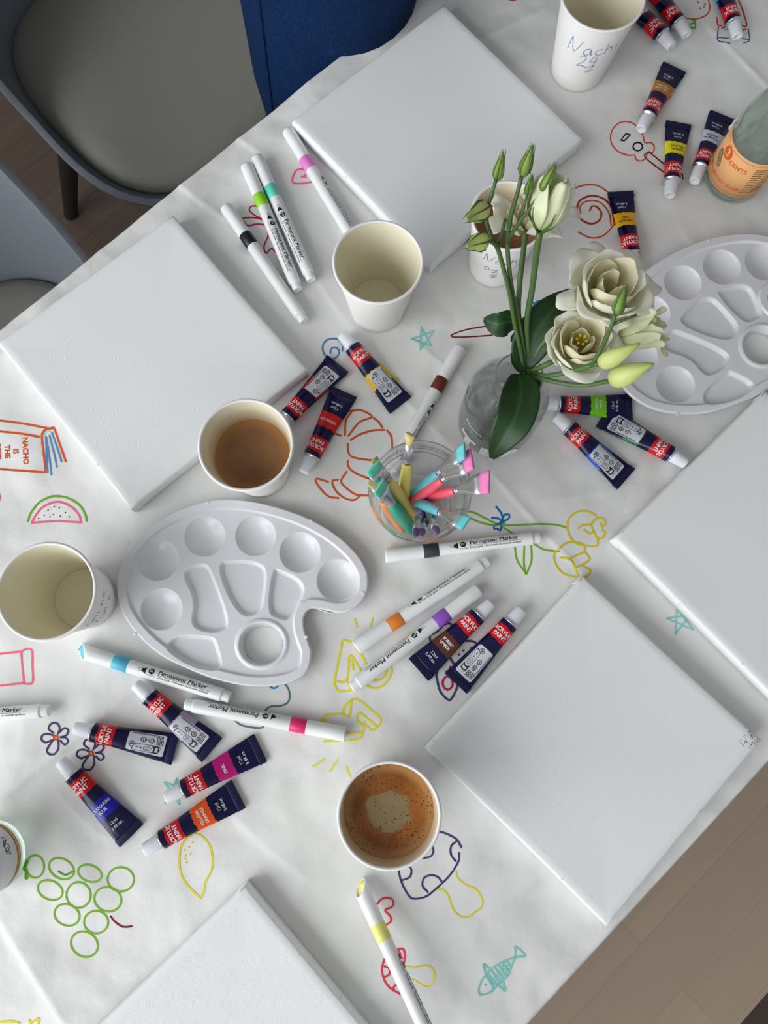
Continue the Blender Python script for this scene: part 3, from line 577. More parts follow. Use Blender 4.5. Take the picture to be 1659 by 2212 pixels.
        S([(-6.9, 21.6), (-5.6, 22.8), (-3.0, 22.8), (-1.9, 21.6)], 0.0012); S([(-6.9, 23), (-6.7, 26), (-1.9, 26.2), (-1.9, 23)], 0.0010)
        for cy in (12.0, 18.6):
            S([(0.6, cy+1.8), (4.6, cy+1.8), (2.6, cy-1.8)], 0.00055, True); S([(2.0, cy+0.7), (3.2, cy+0.7)], 0.0007); S([(1.6, cy+3.1), (3.6, cy+3.1)], 0.0005)
        for xx in (6.9, 7.7): S([(xx, 2.5), (xx+0.5, 22)], 0.0004)
        for k in range(5):
            S([(0.2, 24+k*1.2), (4.0, 24+k*1.2)], 0.0006); S([(4.8, 23.6+k*1.1), (8.0, 23.6+k*1.1)], 0.00055)
        q.mk('back_print', m_print_black, root)
    return root
W_ = m_print_white; K_ = m_print_black
paint_tube('paint tube with a dark red scarlet band, cap pointing down, at the top edge', (1495, 96), (1375, -70), srgb(150, 18, 34), ['SCARLET'], s0=0.0015)
paint_tube('navy paint tube half behind the tall white cup, left of the scarlet tube', (1461, 115), (1325, -30), srgb(225, 170, 160), ['FLESH', 'TINT'], s0=0.001)
paint_tube('paint tube with a light blue cerulean band at the top right', (1598, 102), (1540, -84), srgb(0, 150, 190), ['CERULEAN', 'BLUE'], s0=0.001)
paint_tube('paint tube with a brown yellow ochre band', (1380, 288), (1460, 140), srgb(184, 122, 28), ['YELLOW', 'OCHRE'], s0=0.0015)
paint_tube('paint tube with a bright lemon yellow band', (1445, 428), (1466, 263), srgb(235, 225, 10), ['LEMON', 'YELLOW'], ink_m=K_, s0=-0.0005)
paint_tube('paint tube with a pale titanium white band, beside the soda bottle', (1496, 400), (1562, 243), srgb(205, 208, 220), ['TITANIUM', 'WHITE'], ink_m=K_, s0=0.0015)
paint_tube('paint tube with an orange-yellow mid yellow band, above the white roses', (1370, 585), (1340, 414), srgb(236, 176, 12), ['YELLOW', 'MID'], ink_m=K_, s0=0.002)
paint_tube('paint tube with a bright green band, under the edge of the right palette', (1175, 873), (1358, 880), srgb(112, 196, 20), ['GREEN', 'PALE'], s0=0.0006)
paint_tube('back-label paint tube below the green tube, cap towards the glass vase', (1200, 900), (1352, 1035), srgb(30, 80, 190), None, False, s0=-0.001)
paint_tube('back-label paint tube whose cap points to the right canvas', (1483, 1004), (1300, 896), srgb(40, 110, 70), None, False, s0=0.001)
paint_tube('back-label paint tube tucked behind the latte cup', (605, 920), (722, 795), srgb(150, 20, 40), None, False, s0=-0.0012)
paint_tube('paint tube with a red vermilion band, right of the latte cup', (658, 1018), (742, 850), srgb(212, 26, 20), ['VERMILION'], s0=0.0008)
paint_tube('back-label paint tube beside the blue spiral doodle', (738, 724), (866, 876), srgb(225, 180, 30), None, False, s0=0.001)
paint_tube('paint tube with a dark brown burnt umber band', (1061, 1303), (904, 1447), srgb(88, 44, 20), ['BURNT', 'UMBER'], s0=-0.0008)
paint_tube('back-label paint tube beside the burnt umber tube, along the canvas', (1127, 1317), (984, 1477), srgb(30, 26, 80), None, False)
paint_tube('back-label paint tube under the tail of the light blue marker', (292, 1476), (460, 1622), srgb(150, 132, 160), None, False, s0=-0.002)
paint_tube('back-label paint tube lying almost level above the ultramarine tube', (166, 1573), (375, 1618), srgb(20, 20, 60), None, False, s0=0.0006)
paint_tube('paint tube with a royal blue ultramarine band', (130, 1640), (287, 1808), srgb(18, 26, 160), ['ULTRAMARINE', 'BLUE'], s0=-0.002)
paint_tube('paint tube with a magenta pink band', (357, 1725), (565, 1614), srgb(186, 16, 116), ['PINK'], s0=-0.0012)
paint_tube('paint tube with a bright orange band, cap near the lemon doodle', (308, 1838), (520, 1712), srgb(238, 84, 18), ['YELLOW', 'ORANGE'], s0=-0.0006)

# ------------------------------------------------------------------ markers
ML = 0.1415
def marker(label, cap_px, tail_px, col, roll=0.0, slant=0.0, z0=0.0068, z1=None, plug=True, lenfix=None, sl=0.0012):
    a = P(*cap_px, z0); b = P(*tail_px, z0 if z1 is None else z1); d = b-a
    ang = math.atan2(d.y, d.x); pit = -math.asin(max(-1, min(1, (b.z-a.z)/ML)))
    if lenfix is None: mid = (a+b)/2; dv = Vector((math.cos(ang)*math.cos(pit), math.sin(ang)*math.cos(pit), -math.sin(pit))); o0 = mid-dv*ML/2
    elif lenfix == 'tail': dv = Vector((math.cos(ang)*math.cos(pit), math.sin(ang)*math.cos(pit), -math.sin(pit))); o0 = b-dv*ML
    else: o0 = a
    root = thing('permanent_marker', label, 'marker', o0, (0, pit, ang), 'white permanent markers with coloured bands')
    mc = mat('band '+label[:30], col, 0.35); seg = 40; r = 0.0062
    def ring(x, rr, sl=0.0, fl=0.0):
        out = []
        for k in range(seg):
            t = 2*math.pi*k/seg; y = rr*math.sin(t); z = rr*math.cos(t); out.append((x+sl*(1+math.cos(t-slant))/2, y, z))
        return out
    g = G(); rs = [ring(0.0012, r*0.84, sl), ring(0.0, r*0.90, sl), ring(0.0, r*0.99, sl), ring(0.0012, r*1.06, sl), ring(0.014, r*1.02), ring(0.0350, r*1.005)]
    g.rings(rs); g.mk('cap', m_white_plastic, root)
    g = G(); g.rings([ring(0.0014, r*0.87, sl), ring(0.0014, 0.0004, sl)], True, 0, False, True); g.mk('cap_insert', mc, root)
    g = G(); g.rings([ring(0.0350, r*1.005), ring(0.0351, r*1.012), ring(0.0484, r*1.012), ring(0.0485, r*1.0), ring(0.0488, r*0.96)]); g.mk('colour_band', mc, root)
    g = G(); g.rings([ring(0.0484, r*0.95), ring(0.0490, r*0.965), ring(0.1325, r*0.955), ring(0.1340, r*0.93), ring(0.1343, r*0.80), ring(0.1345, r*0.6)], True, 0, True, True); g.mk('barrel', m_white_plastic, root)
    g = G(); rib = lambda an, z: 1+0.01*math.cos(an*16)
    g.lathe([(r*0.79, 0.1338), (r*0.79, 0.1400), (r*0.74, ML-0.0004), (r*0.55, ML), (r*0.5, ML-0.0003), (0.0003, ML-0.0003)], 64, axis='x', cap1=True, mod=rib); g.mk('end_plug', m_white_plastic, root)
    g = G(); rr = r*0.958
    def mp(p, off=0.00014):
        th = p.y/rr+roll; return Vector((p.x, (rr+off)*math.sin(th), (rr+off)*math.cos(th)))
    def T(st, size, x, y, bold, sh=0.0):
        v, f = text2d(st, size, bold, sh, 'LEFT', None, 0.0009)
        g.add([mp(Vector((p.x+x, p.y+y, 0))) for p in v], f)
    def S(pts, wd, cl=False): v, f = stroke2d(pts, wd, 0.001, cl, 0); g.add([mp(p) for p in v], f)
    T('Permanent Marker', 0.0057, 0.0764, 0.0021, 0.00010, 0.12); S([(0.0764, -0.0004), (0.1240, -0.0004)], 0.00022)
    T('Dries quick - Permanent on smooth surfaces', 0.00255, 0.0764, -0.0022, 0.00002); T('DecoTime', 0.0019, 0.0668, -0.0024, 0.00001, 0.2)
    v, f = dot2d(0.0705, 0.0014, 0.0026, None, 20); g.add([mp(p) for p in v], f)
    S([(0.0654, -0.0020), (0.0654, 0.0032)], 0.0007); 
    for k in range(6): S([(0.0648-k*0.0005, -0.0012+k*0.00015), (0.0648-k*0.0005, 0.0024-k*0.00015)], 0.00062)
    S([(0.0618, -0.0004), (0.0596, -0.0002), (0.0584, 0.0008), (0.0596, 0.0014), (0.0618, 0.0018)], 0.00025)
    g.mk('lettering', m_print_black, root)
    g = G(); v, f = text2d('DT', 0.0026, 0.00004, 0, 'CENTER'); g.add([mp(Vector((p.x+0.0705, p.y+0.0014, 0)), 0.00022) for p in v], f); g.mk('emblem_letters', m_print_white, root)
    return root
marker('marker with a lilac band, running under the empty cup beside the top canvas', (622, 283), (790, 560), srgb(226, 130, 208), 0.85, 2.6, lenfix='cap', sl=0.005)
marker('marker with a mint green band, between the lime and lilac ones', (555, 340), (673, 605), srgb(100, 216, 190), -0.3, 0.8)
marker('marker with a lime green band, touching the mint one', (533, 358), (643, 626), srgb(150, 214, 50), 0.05, 0.8)
marker('marker with a black band, beside the left canvas', (487, 446), (659, 697), srgb(24, 24, 34), 3.1, 2.8, sl=0.003)
marker('marker with a reddish brown band, its tail behind the brush jar', (994, 752), (833, 1030), srgb(104, 38, 26), 0.95, 2.9, lenfix='cap')
marker('marker with a dark grey band, just below the brush jar', (832, 1201), (1166, 1161), srgb(58, 64, 70), 0.0, 1.6)
marker('marker with an orange band', (768, 1400), (1055, 1211), srgb(238, 140, 54), 0.85, -1.4)
marker('marker with a purple band, beside the burnt umber tube', (1036, 1272), (757, 1488), srgb(140, 84, 188), -0.75, 2.8)
marker('marker with a light blue band, its tail under the left palette', (160, 1402), (502, 1508), srgb(92, 192, 220), 0.1, -0.5, sl=0.011)
marker('marker with a hot pink band', (748, 1586), (399, 1521), srgb(226, 42, 116), -0.8, -1.2)
marker('marker cut by the left frame edge, only its tail half in view', (-235, 1560), (108, 1534), srgb(60, 120, 70), 0.12, 0.5, lenfix='tail')
marker('marker with a pale yellow band, running off the bottom edge', (772, 1903), (950, 2290), srgb(236, 232, 130), 1.25, -0.8, 0.0075, 0.040, lenfix='cap', sl=0.011)
marker('marker almost hidden behind the soda bottle, only its white end showing', (1790, 90), (1581, 281), srgb(200, 60, 60), 2.6, 0.5, lenfix='tail')

# ------------------------------------------------------------------ paper cups
m_cup_out = mat('cup paper outside', srgb(238, 237, 234), 0.55, nb=(600, 0.05, 0.0002))
def cup_in(name, level, stain):
    n = NT(name); o = n.obj(); z = n.sep(o)[2]
    base = n.mixc(n.noise(o, 20, 2), srgb(232, 226, 200), srgb(238, 233, 210))
    if stain:
        zz_ = n.math('ADD', z, n.math('MULTIPLY', n.math('SUBTRACT', n.noise(n.mapping(o, (1, 1, 2.2)), 40, 3), 0.5), 0.014)); f = n.ramp(zz_, level+0.022, level-0.002)
        base = n.mixc(n.math('MULTIPLY', f, 0.72), base, srgb(176, 128, 70))
    n.l(base, n.b.inputs['Base Color']); n.b.inputs['Roughness'].default_value = 0.4; return n.m
m_cup_in = cup_in('cup paper inside', 0, False)
def coffee_mat(name, kind):
    n = NT(name); o = n.obj(); xyz = n.sep(o)
    r = n.math('POWER', n.math('ADD', n.math('POWER', xyz[0], 2.0), n.math('POWER', xyz[1], 2.0)), 0.5)
    if kind == 'latte':
        c = n.mixc(n.ramp(n.noise(o, 22, 3), 0.35, 0.65), srgb(128, 88, 54), srgb(152, 112, 76)); c = n.mixc(n.ramp(r, 0.022, 0.031), c, srgb(176, 126, 72))
    else:
        ns = n.noise(o, 38, 4, 0.6); c = n.mixc(n.ramp(ns, 0.35, 0.65), srgb(124, 70, 24), srgb(164, 102, 44))
        rp = n.math('ADD', r, n.math('MULTIPLY', n.math('SUBTRACT', n.noise(o, 55, 3), 0.5), 0.020)); c = n.mixc(n.ramp(rp, 0.0165, 0.0145), c, srgb(142, 122, 86))
        c = n.mixc(n.ramp(r, 0.026, 0.032), c, srgb(176, 130, 80))
        for sc, th in ((400, 0.24), (900, 0.20)):
            vo = n.n('ShaderNodeTexVoronoi'); vo.inputs['Scale'].default_value = sc; n.l(o, vo.inputs['Vector']); big = n.math('LESS_THAN', vo.outputs['Distance'], th)
            gate = n.ramp(n.noise(o, 75, 2), 0.44, 0.52); c = n.mixc(n.math('MULTIPLY', n.math('MULTIPLY', big, gate), 0.85), c, srgb(54, 30, 14))
    n.l(c, n.b.inputs['Base Color']); n.b.inputs['Roughness'].default_value = 0.3 if kind == 'crema' else 0.18
    n.b.inputs['Specular IOR Level'].default_value = 0.35
    if kind == 'crema': n.bump(n.noise(o, 500, 2), 0.25, 0.0006)
    return n.m
m_pen = mat('blue pen ink', srgb(96, 126, 176), 0.6); m_penk = mat('grey pen ink', srgb(90, 98, 120), 0.6)
HW = {'N': (6.2, [[(0.4, 0), (1.0, 7.4)], [(1.0, 7.4), (3.2, 0.6), (5.6, 7.0)]]), 'a': (4.4, [[(3.2, 3.4), (1.6, 3.6), (0.6, 1.8), (1.4, 0.2), (2.8, 1.0), (3.3, 3.2), (3.6, 0.5), (4.2, 0.2)]]),
      'c': (3.8, [[(3.0, 3.2), (1.4, 3.4), (0.7, 1.6), (1.8, 0.2), (3.4, 1.0)]]), 'h': (4.2, [[(0.8, 6.0), (0.6, 0.2)], [(0.7, 2.2), (1.8, 3.6), (2.9, 2.8), (3.2, 0.2)]]),
      'i': (2.2, [[(0.8, 3.2), (1.0, 0.3)], [(0.9, 4.8), (1.0, 5.1)]]), '2': (4.2, [[(0.6, 4.8), (1.8, 6.2), (3.0, 5.0), (2.2, 2.6), (0.4, 0.2), (2.0, 0.6), (3.8, 0.2)]]),
      '4': (4.4, [[(2.0, 6.0), (0.6, 3.0), (3.6, 3.2)], [(3.0, 5.8), (2.4, 0.0)]]), 'Z': (4.2, [[(0.4, 1.8), (3.8, 3.0), (1.2, -0.8), (4.0, 0.6)]]), 'J': (3.5, [[(2.4, 5.4), (2.4, 1.0), (1.0, 0), (0.3, 1.0)]]), 'O': (4, [[(2, 4), (0.6, 2.6), (1.4, 0.2), (3.2, 1.2), (3.0, 3.4), (2, 4)]]), '|': (2.0, [[(0.6, 5), (1.2, 0)]]), ' ': (2.5, [])}
def handwriting(root, lines, rb, rt, h, az, ink_m, sc=1.0, wd=0.0005, tilt=0.0):
    g = G()
    for st, z0, off in lines:
        wtot = sum(HW[c][0] for c in st)*sc; x = -wtot/2+off
        for ch in st:
            for pl in HW[ch][1]:
                v, f = stroke2d([((x+px*sc)*0.001, (py*sc)*0.001) for px, py in pl], wd, 0.0012, False, 0.05); out = []
                for p in v:
                    zz_ = z0+p.y+p.x*tilt; rr = rb+(rt-rb)*zz_/h+0.00025; t = az+p.x/rr; out.append((rr*math.cos(t), rr*math.sin(t), zz_))
                g.add(out, f)
            x += HW[ch][0]*sc
    if g.v: g.mk('handwriting', ink_m, root)
def paper_cup(label, rim_px, rt, h, rb, level=None, kind='latte', writing=None, az=None, ink_m=None, sc=1.0, tilt=0, seam=0.5):
    c = P(*rim_px, h); root = thing('paper_cup', label, 'cup', (c.x, c.y, TZ+0.0006), (0, 0, 0), 'white paper cups on the table')
    R_ = lambda z: rb+(rt-rb)*z/h
    g = G(); g.lathe([(rb-0.0012, 0.0035), (rb-0.0006, 0), (rb, 0.0002), (rb+0.0001, 0.004), (R_(h-0.003), h-0.003), (R_(h-0.001)-0.0002, h-0.0015)], 96)
    mi = m_cup_in if level is None else cup_in('cup inside '+kind+label[:8], level, True)
    g.lathe([(R_(h-0.0015)-0.0008, h-0.0015), (R_(0.006)-0.0006, 0.006), (rb-0.0012, 0.0035)], 96, mi=1); g.mk('cup_wall', [m_cup_out, mi], root)
    g = G(); rs = []
    for k in range(13): t = 2*math.pi*k/12; rs.append((R_(h)+0.0003+0.0014*math.cos(t), h-0.0014+0.0014*math.sin(t)))
    g.lathe(rs, 96); g.mk('rolled_rim', m_cup_out, root)
    g = G(); g.lathe([(R_(0.006)-0.0008, 0.0062), (R_(0.006)-0.0016, 0.0060), (0.0005, 0.0060)], 96, cap1=True); g.mk('cup_floor', mi, root)
    g = G(); rr = lambda z: R_(z)-0.00085; g.add([(rr(z)*math.cos(seam+k*0.012), rr(z)*math.sin(seam+k*0.012), z) for z in (0.008, h-0.002) for k in (0, 1)], [(0, 1, 3, 2)]); g.mk('side_seam', m_cup_out, root, smooth=False)
    if level is not None:
        g = G(); r1 = R_(level)-0.0011; prof = [(r1+0.0006, level+0.0003)]+[(r1*k/16, level+(0.00012*math.sin(k*1.7) if kind == 'crema' else 0)) for k in range(15, 0, -1)]
        g.lathe(prof, 72, cap1=True); o = g.mk('coffee', coffee_mat('coffee '+kind+label[:6], kind), root); o['label'] = 'frothy brown espresso crema with dark bubbles' if kind == 'crema' else 'smooth light brown milky coffee'
    if writing: handwriting(root, writing, rb, rt, h, az, ink_m or m_pen, sc, 0.00055, tilt)
    return root
def az_to_cam(px, h): c = P(*px, h); return math.atan2(-c.y, -c.x)
paper_cup('empty paper cup cut by the left frame edge, cream inside', (100, 1277), 0.0372, 0.088, 0.026, writing=[('JZ|| hO', 0.050, 0), ('hZ| c', 0.030, 2)], az=az_to_cam((100, 1277), .088)-0.25, ink_m=m_penk, sc=1.6, seam=-0.1)
paper_cup('empty paper cup in the middle, standing on the lilac marker side of the top canvas', (817, 565), 0.0372, 0.088, 0.026, seam=2.6)
paper_cup('empty paper cup with blue handwriting at the top right', (1303, -12), 0.0375, 0.092, 0.0265, writing=[('Nachi', 0.056, 2.0), ('24', 0.040, 1.0), ('Z', 0.034, 4.0)], az=az_to_cam((1303, -12), .092)+0.22, sc=2.5, tilt=0.1, seam=1.2)
paper_cup('paper cup of milky coffee with handwriting, at the corner of the left canvas', (531, 960), 0.0372, 0.088, 0.026, 0.052, 'latte', [('|achi', 0.060, 0), ('O ZZ', 0.046, 0)], az_to_cam((531, 960), .088)+0.55, m_penk, 1.1, seam=2.0)
paper_cup('paper cup of coffee half hidden behind the flowers', (1100, 465), 0.0320, 0.085, 0.0245, 0.058, 'latte', [('Nachi', 0.052, 0), ('OZ |N', 0.034, 1), ('Z', 0.024, -4)], az_to_cam((1100, 465), .085)+0.25, m_pen, 1.75, seam=2.4)
paper_cup('paper cup of black coffee with bubbly crema, right of the lemon doodle', (841, 1761), 0.0375, 0.088, 0.026, 0.071, 'crema', seam=1.3)

# ------------------------------------------------------------------ glass
def glass_mat(name, col=(0.97, 0.99, 0.98, 1), ior=1.45, rough=0.0):
    n = NT(name); b = n.b; b.inputs['Base Color'].default_value = col; b.inputs['Roughness'].default_value = rough
    b.inputs['Transmission Weight'].default_value = 1; b.inputs['IOR'].default_value = ior; n.bump(n.noise(n.obj(), 60, 2), 0.05, 0.0005)
    tr = n.n('ShaderNodeBsdfTransparent'); tr.inputs[0].default_value = col; mx = n.n('ShaderNodeMixShader'); mx.inputs[0].default_value = 0.30
    n.l(b.outputs[0], mx.inputs[1]); n.l(tr.outputs[0], mx.inputs[2]); n.l(mx.outputs[0], n.out.inputs[0]); return n.m
m_glass = glass_mat('clear glass', (0.985, 0.995, 0.99, 1), 1.36); m_water = glass_mat('water', (0.99, 1, 0.99, 1), 1.27); m_pet = glass_mat('clear plastic', (0.995, 0.995, 0.995, 1), 1.26)
m_bglass = glass_mat('greenish glass', (0.90, 0.95, 0.91, 1))
def surf_text(g, v, f, rfun, az, z0, ang=0.0, off=0.0003, x0=0.0):
    ca, sa = math.cos(ang), math.sin(ang); out = []
    for p in v:
        x = p.x*ca-p.y*sa+x0; z = p.x*sa+p.y*ca+z0; rr = rfun(z)+off; t = az+x/rr; out.append((rr*math.cos(t), rr*math.sin(t), z))
    g.add(out, f)
VB = P(1067, 914, 0)
vase = thing('glass_vase', 'clear glass bottle vase with white printed letters holding the flowers', 'vase', (VB.x, VB.y, TZ+0.0006))
outer = [(0.0005, 0.0), (0.028, 0.0), (0.0325, 0.0015), (0.0345, 0.006), (0.0350, 0.03), (0.0350, 0.062), (0.0345, 0.074), (0.0322, 0.086), (0.0275, 0.096), (0.0220, 0.103), (0.0185, 0.108), (0.0175, 0.113), (0.0175, 0.120), (0.0190, 0.1215), (0.0192, 0.1245), (0.0182, 0.126)]
inner = [(0.0172, 0.1255), (0.0163, 0.115), (0.0171, 0.108), (0.0206, 0.102), (0.0261, 0.0950), (0.0308, 0.0855), (0.0332, 0.0735), (0.0337, 0.06), (0.0337, 0.03), (0.0330, 0.008), (0.0300, 0.0040), (0.0005, 0.0050)]
g = G(); g.lathe(outer+inner, 96); g.mk('glass_body', m_glass, vase)
g = G(); g.lathe([(0.0005, 0.0047), (0.0302, 0.0037), (0.0333, 0.0078), (0.0340, 0.03), (0.0340, 0.060), (0.0338, 0.0695), (0.0325, 0.0690), (0.0005, 0.0690)], 72); g.mk('water', m_water, vase)
rf = lambda z: 0.0345 if z < 0.007 else 0.0350
azv = math.atan2(-VB.y, -VB.x); m_grey = mat('grey fine print', srgb(170, 174, 174), 0.6); m_vw = mat('white glass print', srgb(226, 228, 228), 0.5)
g = G(); 
for k, ch in enumerate(('T', 'E', 'A')):
    v, f = text2d(ch, 0.026, 0.0022, 0, 'CENTER', 0.002); surf_text(g, v, f, rf, azv-0.42+0.62*k, 0.0165)
g.mk('large_lettering', m_vw, vase)
g = G(); v, f = text2d('Bloom', 0.0078, 0.00015, 0, 'CENTER', 0.002); surf_text(g, v, f, rf, azv-0.40, 0.0545); g.mk('name_lettering', m_vw, vase)
g = G()
for k in range(9):
    for j in range(7):
        if random.random() < 0.85:
            v, f = stroke2d([(-0.0105+j*0.0030, 0), (-0.0083+j*0.0030+random.uniform(-.0006, .0004), 0)], 0.0007, 0.001, False, 0); surf_text(g, v, f, rf, azv-0.40, 0.0485-k*0.0019)
g.mk('fine_print', m_grey, vase)

JB = P(896, 1100, 0); jar = thing('brush_jar', 'short clear plastic cup holding a dozen pastel paintbrushes', 'cup', (JB.x, JB.y, TZ+0.0006))
o_ = [(0.0005, 0.001), (0.029, 0.0), (0.0315, 0.001), (0.0325, 0.004), (0.0368, 0.052), (0.0388, 0.0545), (0.0392, 0.0575), (0.0390, 0.066), (0.0398, 0.0668), (0.0393, 0.0676), (0.0396, 0.0705), (0.0404, 0.0713), (0.0399, 0.0721), (0.0403, 0.0775), (0.0418, 0.0785), (0.0424, 0.0805), (0.0416, 0.0824), (0.0398, 0.0824)]
i_ = [(0.0390, 0.0795), (0.0379, 0.0565), (0.0359, 0.0535), (0.0357, 0.0515), (0.0316, 0.0055), (0.0300, 0.0030), (0.0005, 0.0030)]
g = G(); g.lathe(o_+i_, 96); g.mk('cup_wall', m_pet, jar)

# ------------------------------------------------------------------ brushes
m_ferrule = mat('ferrule metal', srgb(205, 205, 210), 0.28, 0.5, 0.85)
BR = {}
def bmat(nm, c, rough=0.35, tr=0.0):
    if nm not in BR: BR[nm] = mat(nm, c, rough)
    return BR[nm]
def bristle_mat(nm, c):
    n = NT(nm); o = n.mapping(n.obj(), (0.06, 1, 1)); v = n.noise(o, 2600, 2); n.l(n.mixc(v, tuple(q*0.68 for q in c[:3])+(1,), tuple(min(1, q*1.15) for q in c[:3])+(1,)), n.b.inputs['Base Color'])
    n.b.inputs['Roughness'].default_value = 0.75; n.bump(v, 0.6, 0.0006); return n.m
def brush(label, tip, bot, hcol, bcol, kind, w=0.011, L=0.150, roll=0.0, wh=0.0042):
    zb = 0.0048; b = P(*bot, zb); best = None
    for k in range(60, 240):
        t = P(*tip, k/1000.); e = abs((t-b).length-L)
        if best is None or e < best[0]: best = (e, t)
    t = best[1]; d = (b-t).normalized()
    root = thing('paint_brush', label, 'paintbrush', t, (0, 0, 0), 'pastel paintbrushes standing in the clear cup')
    # local frame: x axis from tip to handle end; y across (flat width) as level as possible, turned by roll
    y = Vector((0, 0, 1)).cross(d).normalized(); z = d.cross(y); y2 = y*math.cos(roll)+z*math.sin(roll); z2 = d.cross(y2)
    root.matrix_world = Matrix.Translation(t) @ Matrix((d, y2, z2)).transposed().to_4x4()
    Lr = (b-t).length; sec = lambda x, a, c, n=20: [(x, a*math.cos(2*math.pi*k/n), c*math.sin(2*math.pi*k/n)) for k in range(n)]
    def rect(x, a, c, n=20):
        out = []
        for k in range(n):
            u = math.cos(2*math.pi*k/n); v_ = math.sin(2*math.pi*k/n); m_ = (abs(u)**6+abs(v_)**6)**(1/6); out.append((x, a*u/m_, c*v_/m_))
        return out
    g = G(); fb = 0.011 if kind == 'flat' else 0.013
    if kind == 'flat':
        g.rings([[(p[0]+0.0012*p[1]/w*2*0.5, p[1], p[2]) for p in rect(0.0, w/2*1.02, 0.0006)], rect(0.0006, w/2*1.04, 0.0012), rect(fb*0.5, w/2, 0.0018), rect(fb, w/2*0.96, 0.0019)], True, 0, True, True)
        g.mk('bristles', bcol, root)
        g = G(); g.rings([rect(fb-0.0005, w/2, 0.0021), rect(fb+0.007, w/2*0.98, 0.0022), sec(fb+0.018, w/2*0.68, 0.0032), sec(fb+0.026, 0.0038, 0.0036), sec(fb+0.034, 0.0036, 0.0036)], True, 0, True, True)
        for xx in (0.028, 0.031): g.rings([sec(fb+xx-0.0004, 0.0036, 0.0036), sec(fb+xx, 0.0041, 0.0041), sec(fb+xx+0.0004, 0.0036, 0.0036)])
        g.mk('ferrule', m_ferrule, root); x0 = fb+0.034; r0 = 0.0034
    else:
        tipw = 0.0006 if kind == 'point' else 0.0040
        fl = 0.5 if kind == 'point' else 0.3; ww_ = 0.0022 if kind == 'point' else 0.0037; g.rings([[(p[0]+(0 if kind == 'point' else p[1]*0.6), p[1], p[2]) for p in sec(0.0, tipw, tipw*fl)], [(p[0]+(0 if kind == 'point' else p[1]*0.25), p[1], p[2]) for p in sec(0.004, ww_, ww_*0.55)], sec(fb*0.6, 0.0030, 0.0024), sec(fb, 0.0028, 0.0027)], True, 0, True, True); g.mk('bristles', bcol, root)
        g = G(); g.rings([sec(fb-0.0005, 0.0032, 0.0032), sec(fb+0.012, 0.0034, 0.0034), sec(fb+0.026, 0.0038, 0.0038)], True, 0, True, True)
        for xx in (0.020, 0.023): g.rings([sec(fb+xx-0.0004, 0.0037, 0.0037), sec(fb+xx, 0.0041, 0.0041), sec(fb+xx+0.0004, 0.0037, 0.0037)])
        g.mk('ferrule', m_ferrule, root); x0 = fb+0.026; r0 = 0.0036
    g = G(); hs = []
    for u in np.linspace(0, 1, 14): hs.append(sec(x0+(Lr-x0)*u, (r0+(wh+0.0012-r0)*math.sin(min(1, u*2.6)*math.pi/2)*(1-u)**0.5*1.0 if u < 0.99 else 0.0012), (r0+(wh+0.0012-r0)*math.sin(min(1, u*2.6)*math.pi/2)*(1-u)**0.5 if u < 0.99 else 0.0012), 8))
    g.rings(hs, True, 0, True, True); g.mk('handle', hcol, root)
    return root
hY = bmat('yellow handle', srgb(232, 222, 118)); hB = bmat('blue handle', srgb(112, 194, 208)); hC = bmat('coral handle', srgb(250, 100, 122)); hP = bmat('purple handle', srgb(160, 138, 186)); hG = bmat('green handle', srgb(32, 172, 138)); hO = bmat('orange handle', srgb(240, 156, 96))
bP = bristle_mat('pink bristles', srgb(240, 134, 194)); bB = bristle_mat('blue bristles', srgb(112, 212, 216)); bG = bristle_mat('mint bristles', srgb(104, 210, 178)); bY = bristle_mat('straw bristles', srgb(226, 212, 140)); bV = bristle_mat('violet bristles', srgb(120, 98, 148))
brush('pale yellow round brush pointing to the brown marker', (886, 938), (866, 1135), hY, bY, 'round', wh=0.0045)
brush('sky blue flat brush, topmost of the three leaning right', (1004, 973), (843, 1108), hB, bB, 'flat', 0.0115, roll=0.35)
brush('coral flat brush with pink bristles, between the sky blue and the wider coral brush', (1020, 990), (838, 1120), hC, bP, 'flat', 0.0155, roll=0.2)
brush('coral flat brush with the widest pink bristles, lower of the two coral ones', (1057, 1040), (848, 1096), hC, bP, 'flat', 0.0165, roll=-0.1)
brush('sky blue flat brush leaning towards the yellow tulips doodle', (1007, 1131), (850, 1062), hB, bB, 'flat', 0.0115, roll=-0.25)
brush('purple pointed brush leaning down, left of the two', (896, 1160), (922, 1046), hP, bV, 'point', wh=0.0045, L=0.120)
brush('purple pointed brush leaning down, right of the two', (945, 1154), (908, 1052), hP, bV, 'point', wh=0.0045, L=0.122)
brush('small orange brush between the two purple ones', (908, 1157), (942, 1080), hO, bV, 'point', wh=0.0045, L=0.112)
brush('green flat brush with mint bristles, uppermost at the left rim', (805, 1008), (876, 1140), hG, bG, 'flat', 0.012, roll=0.1)
brush('green flat brush with mint bristles, in front of the other green one', (818, 1050), (892, 1150), hG, bG, 'flat', 0.013, roll=0.1, wh=0.0055, L=0.135)
brush('yellow round brush crossing over the green ones', (808, 993), (902, 1130), hY, bY, 'round', wh=0.0052)
brush('orange round brush leaning on the left rim of the cup', (801, 1040), (872, 1146), hO, bY, 'round', wh=0.005, L=0.125)

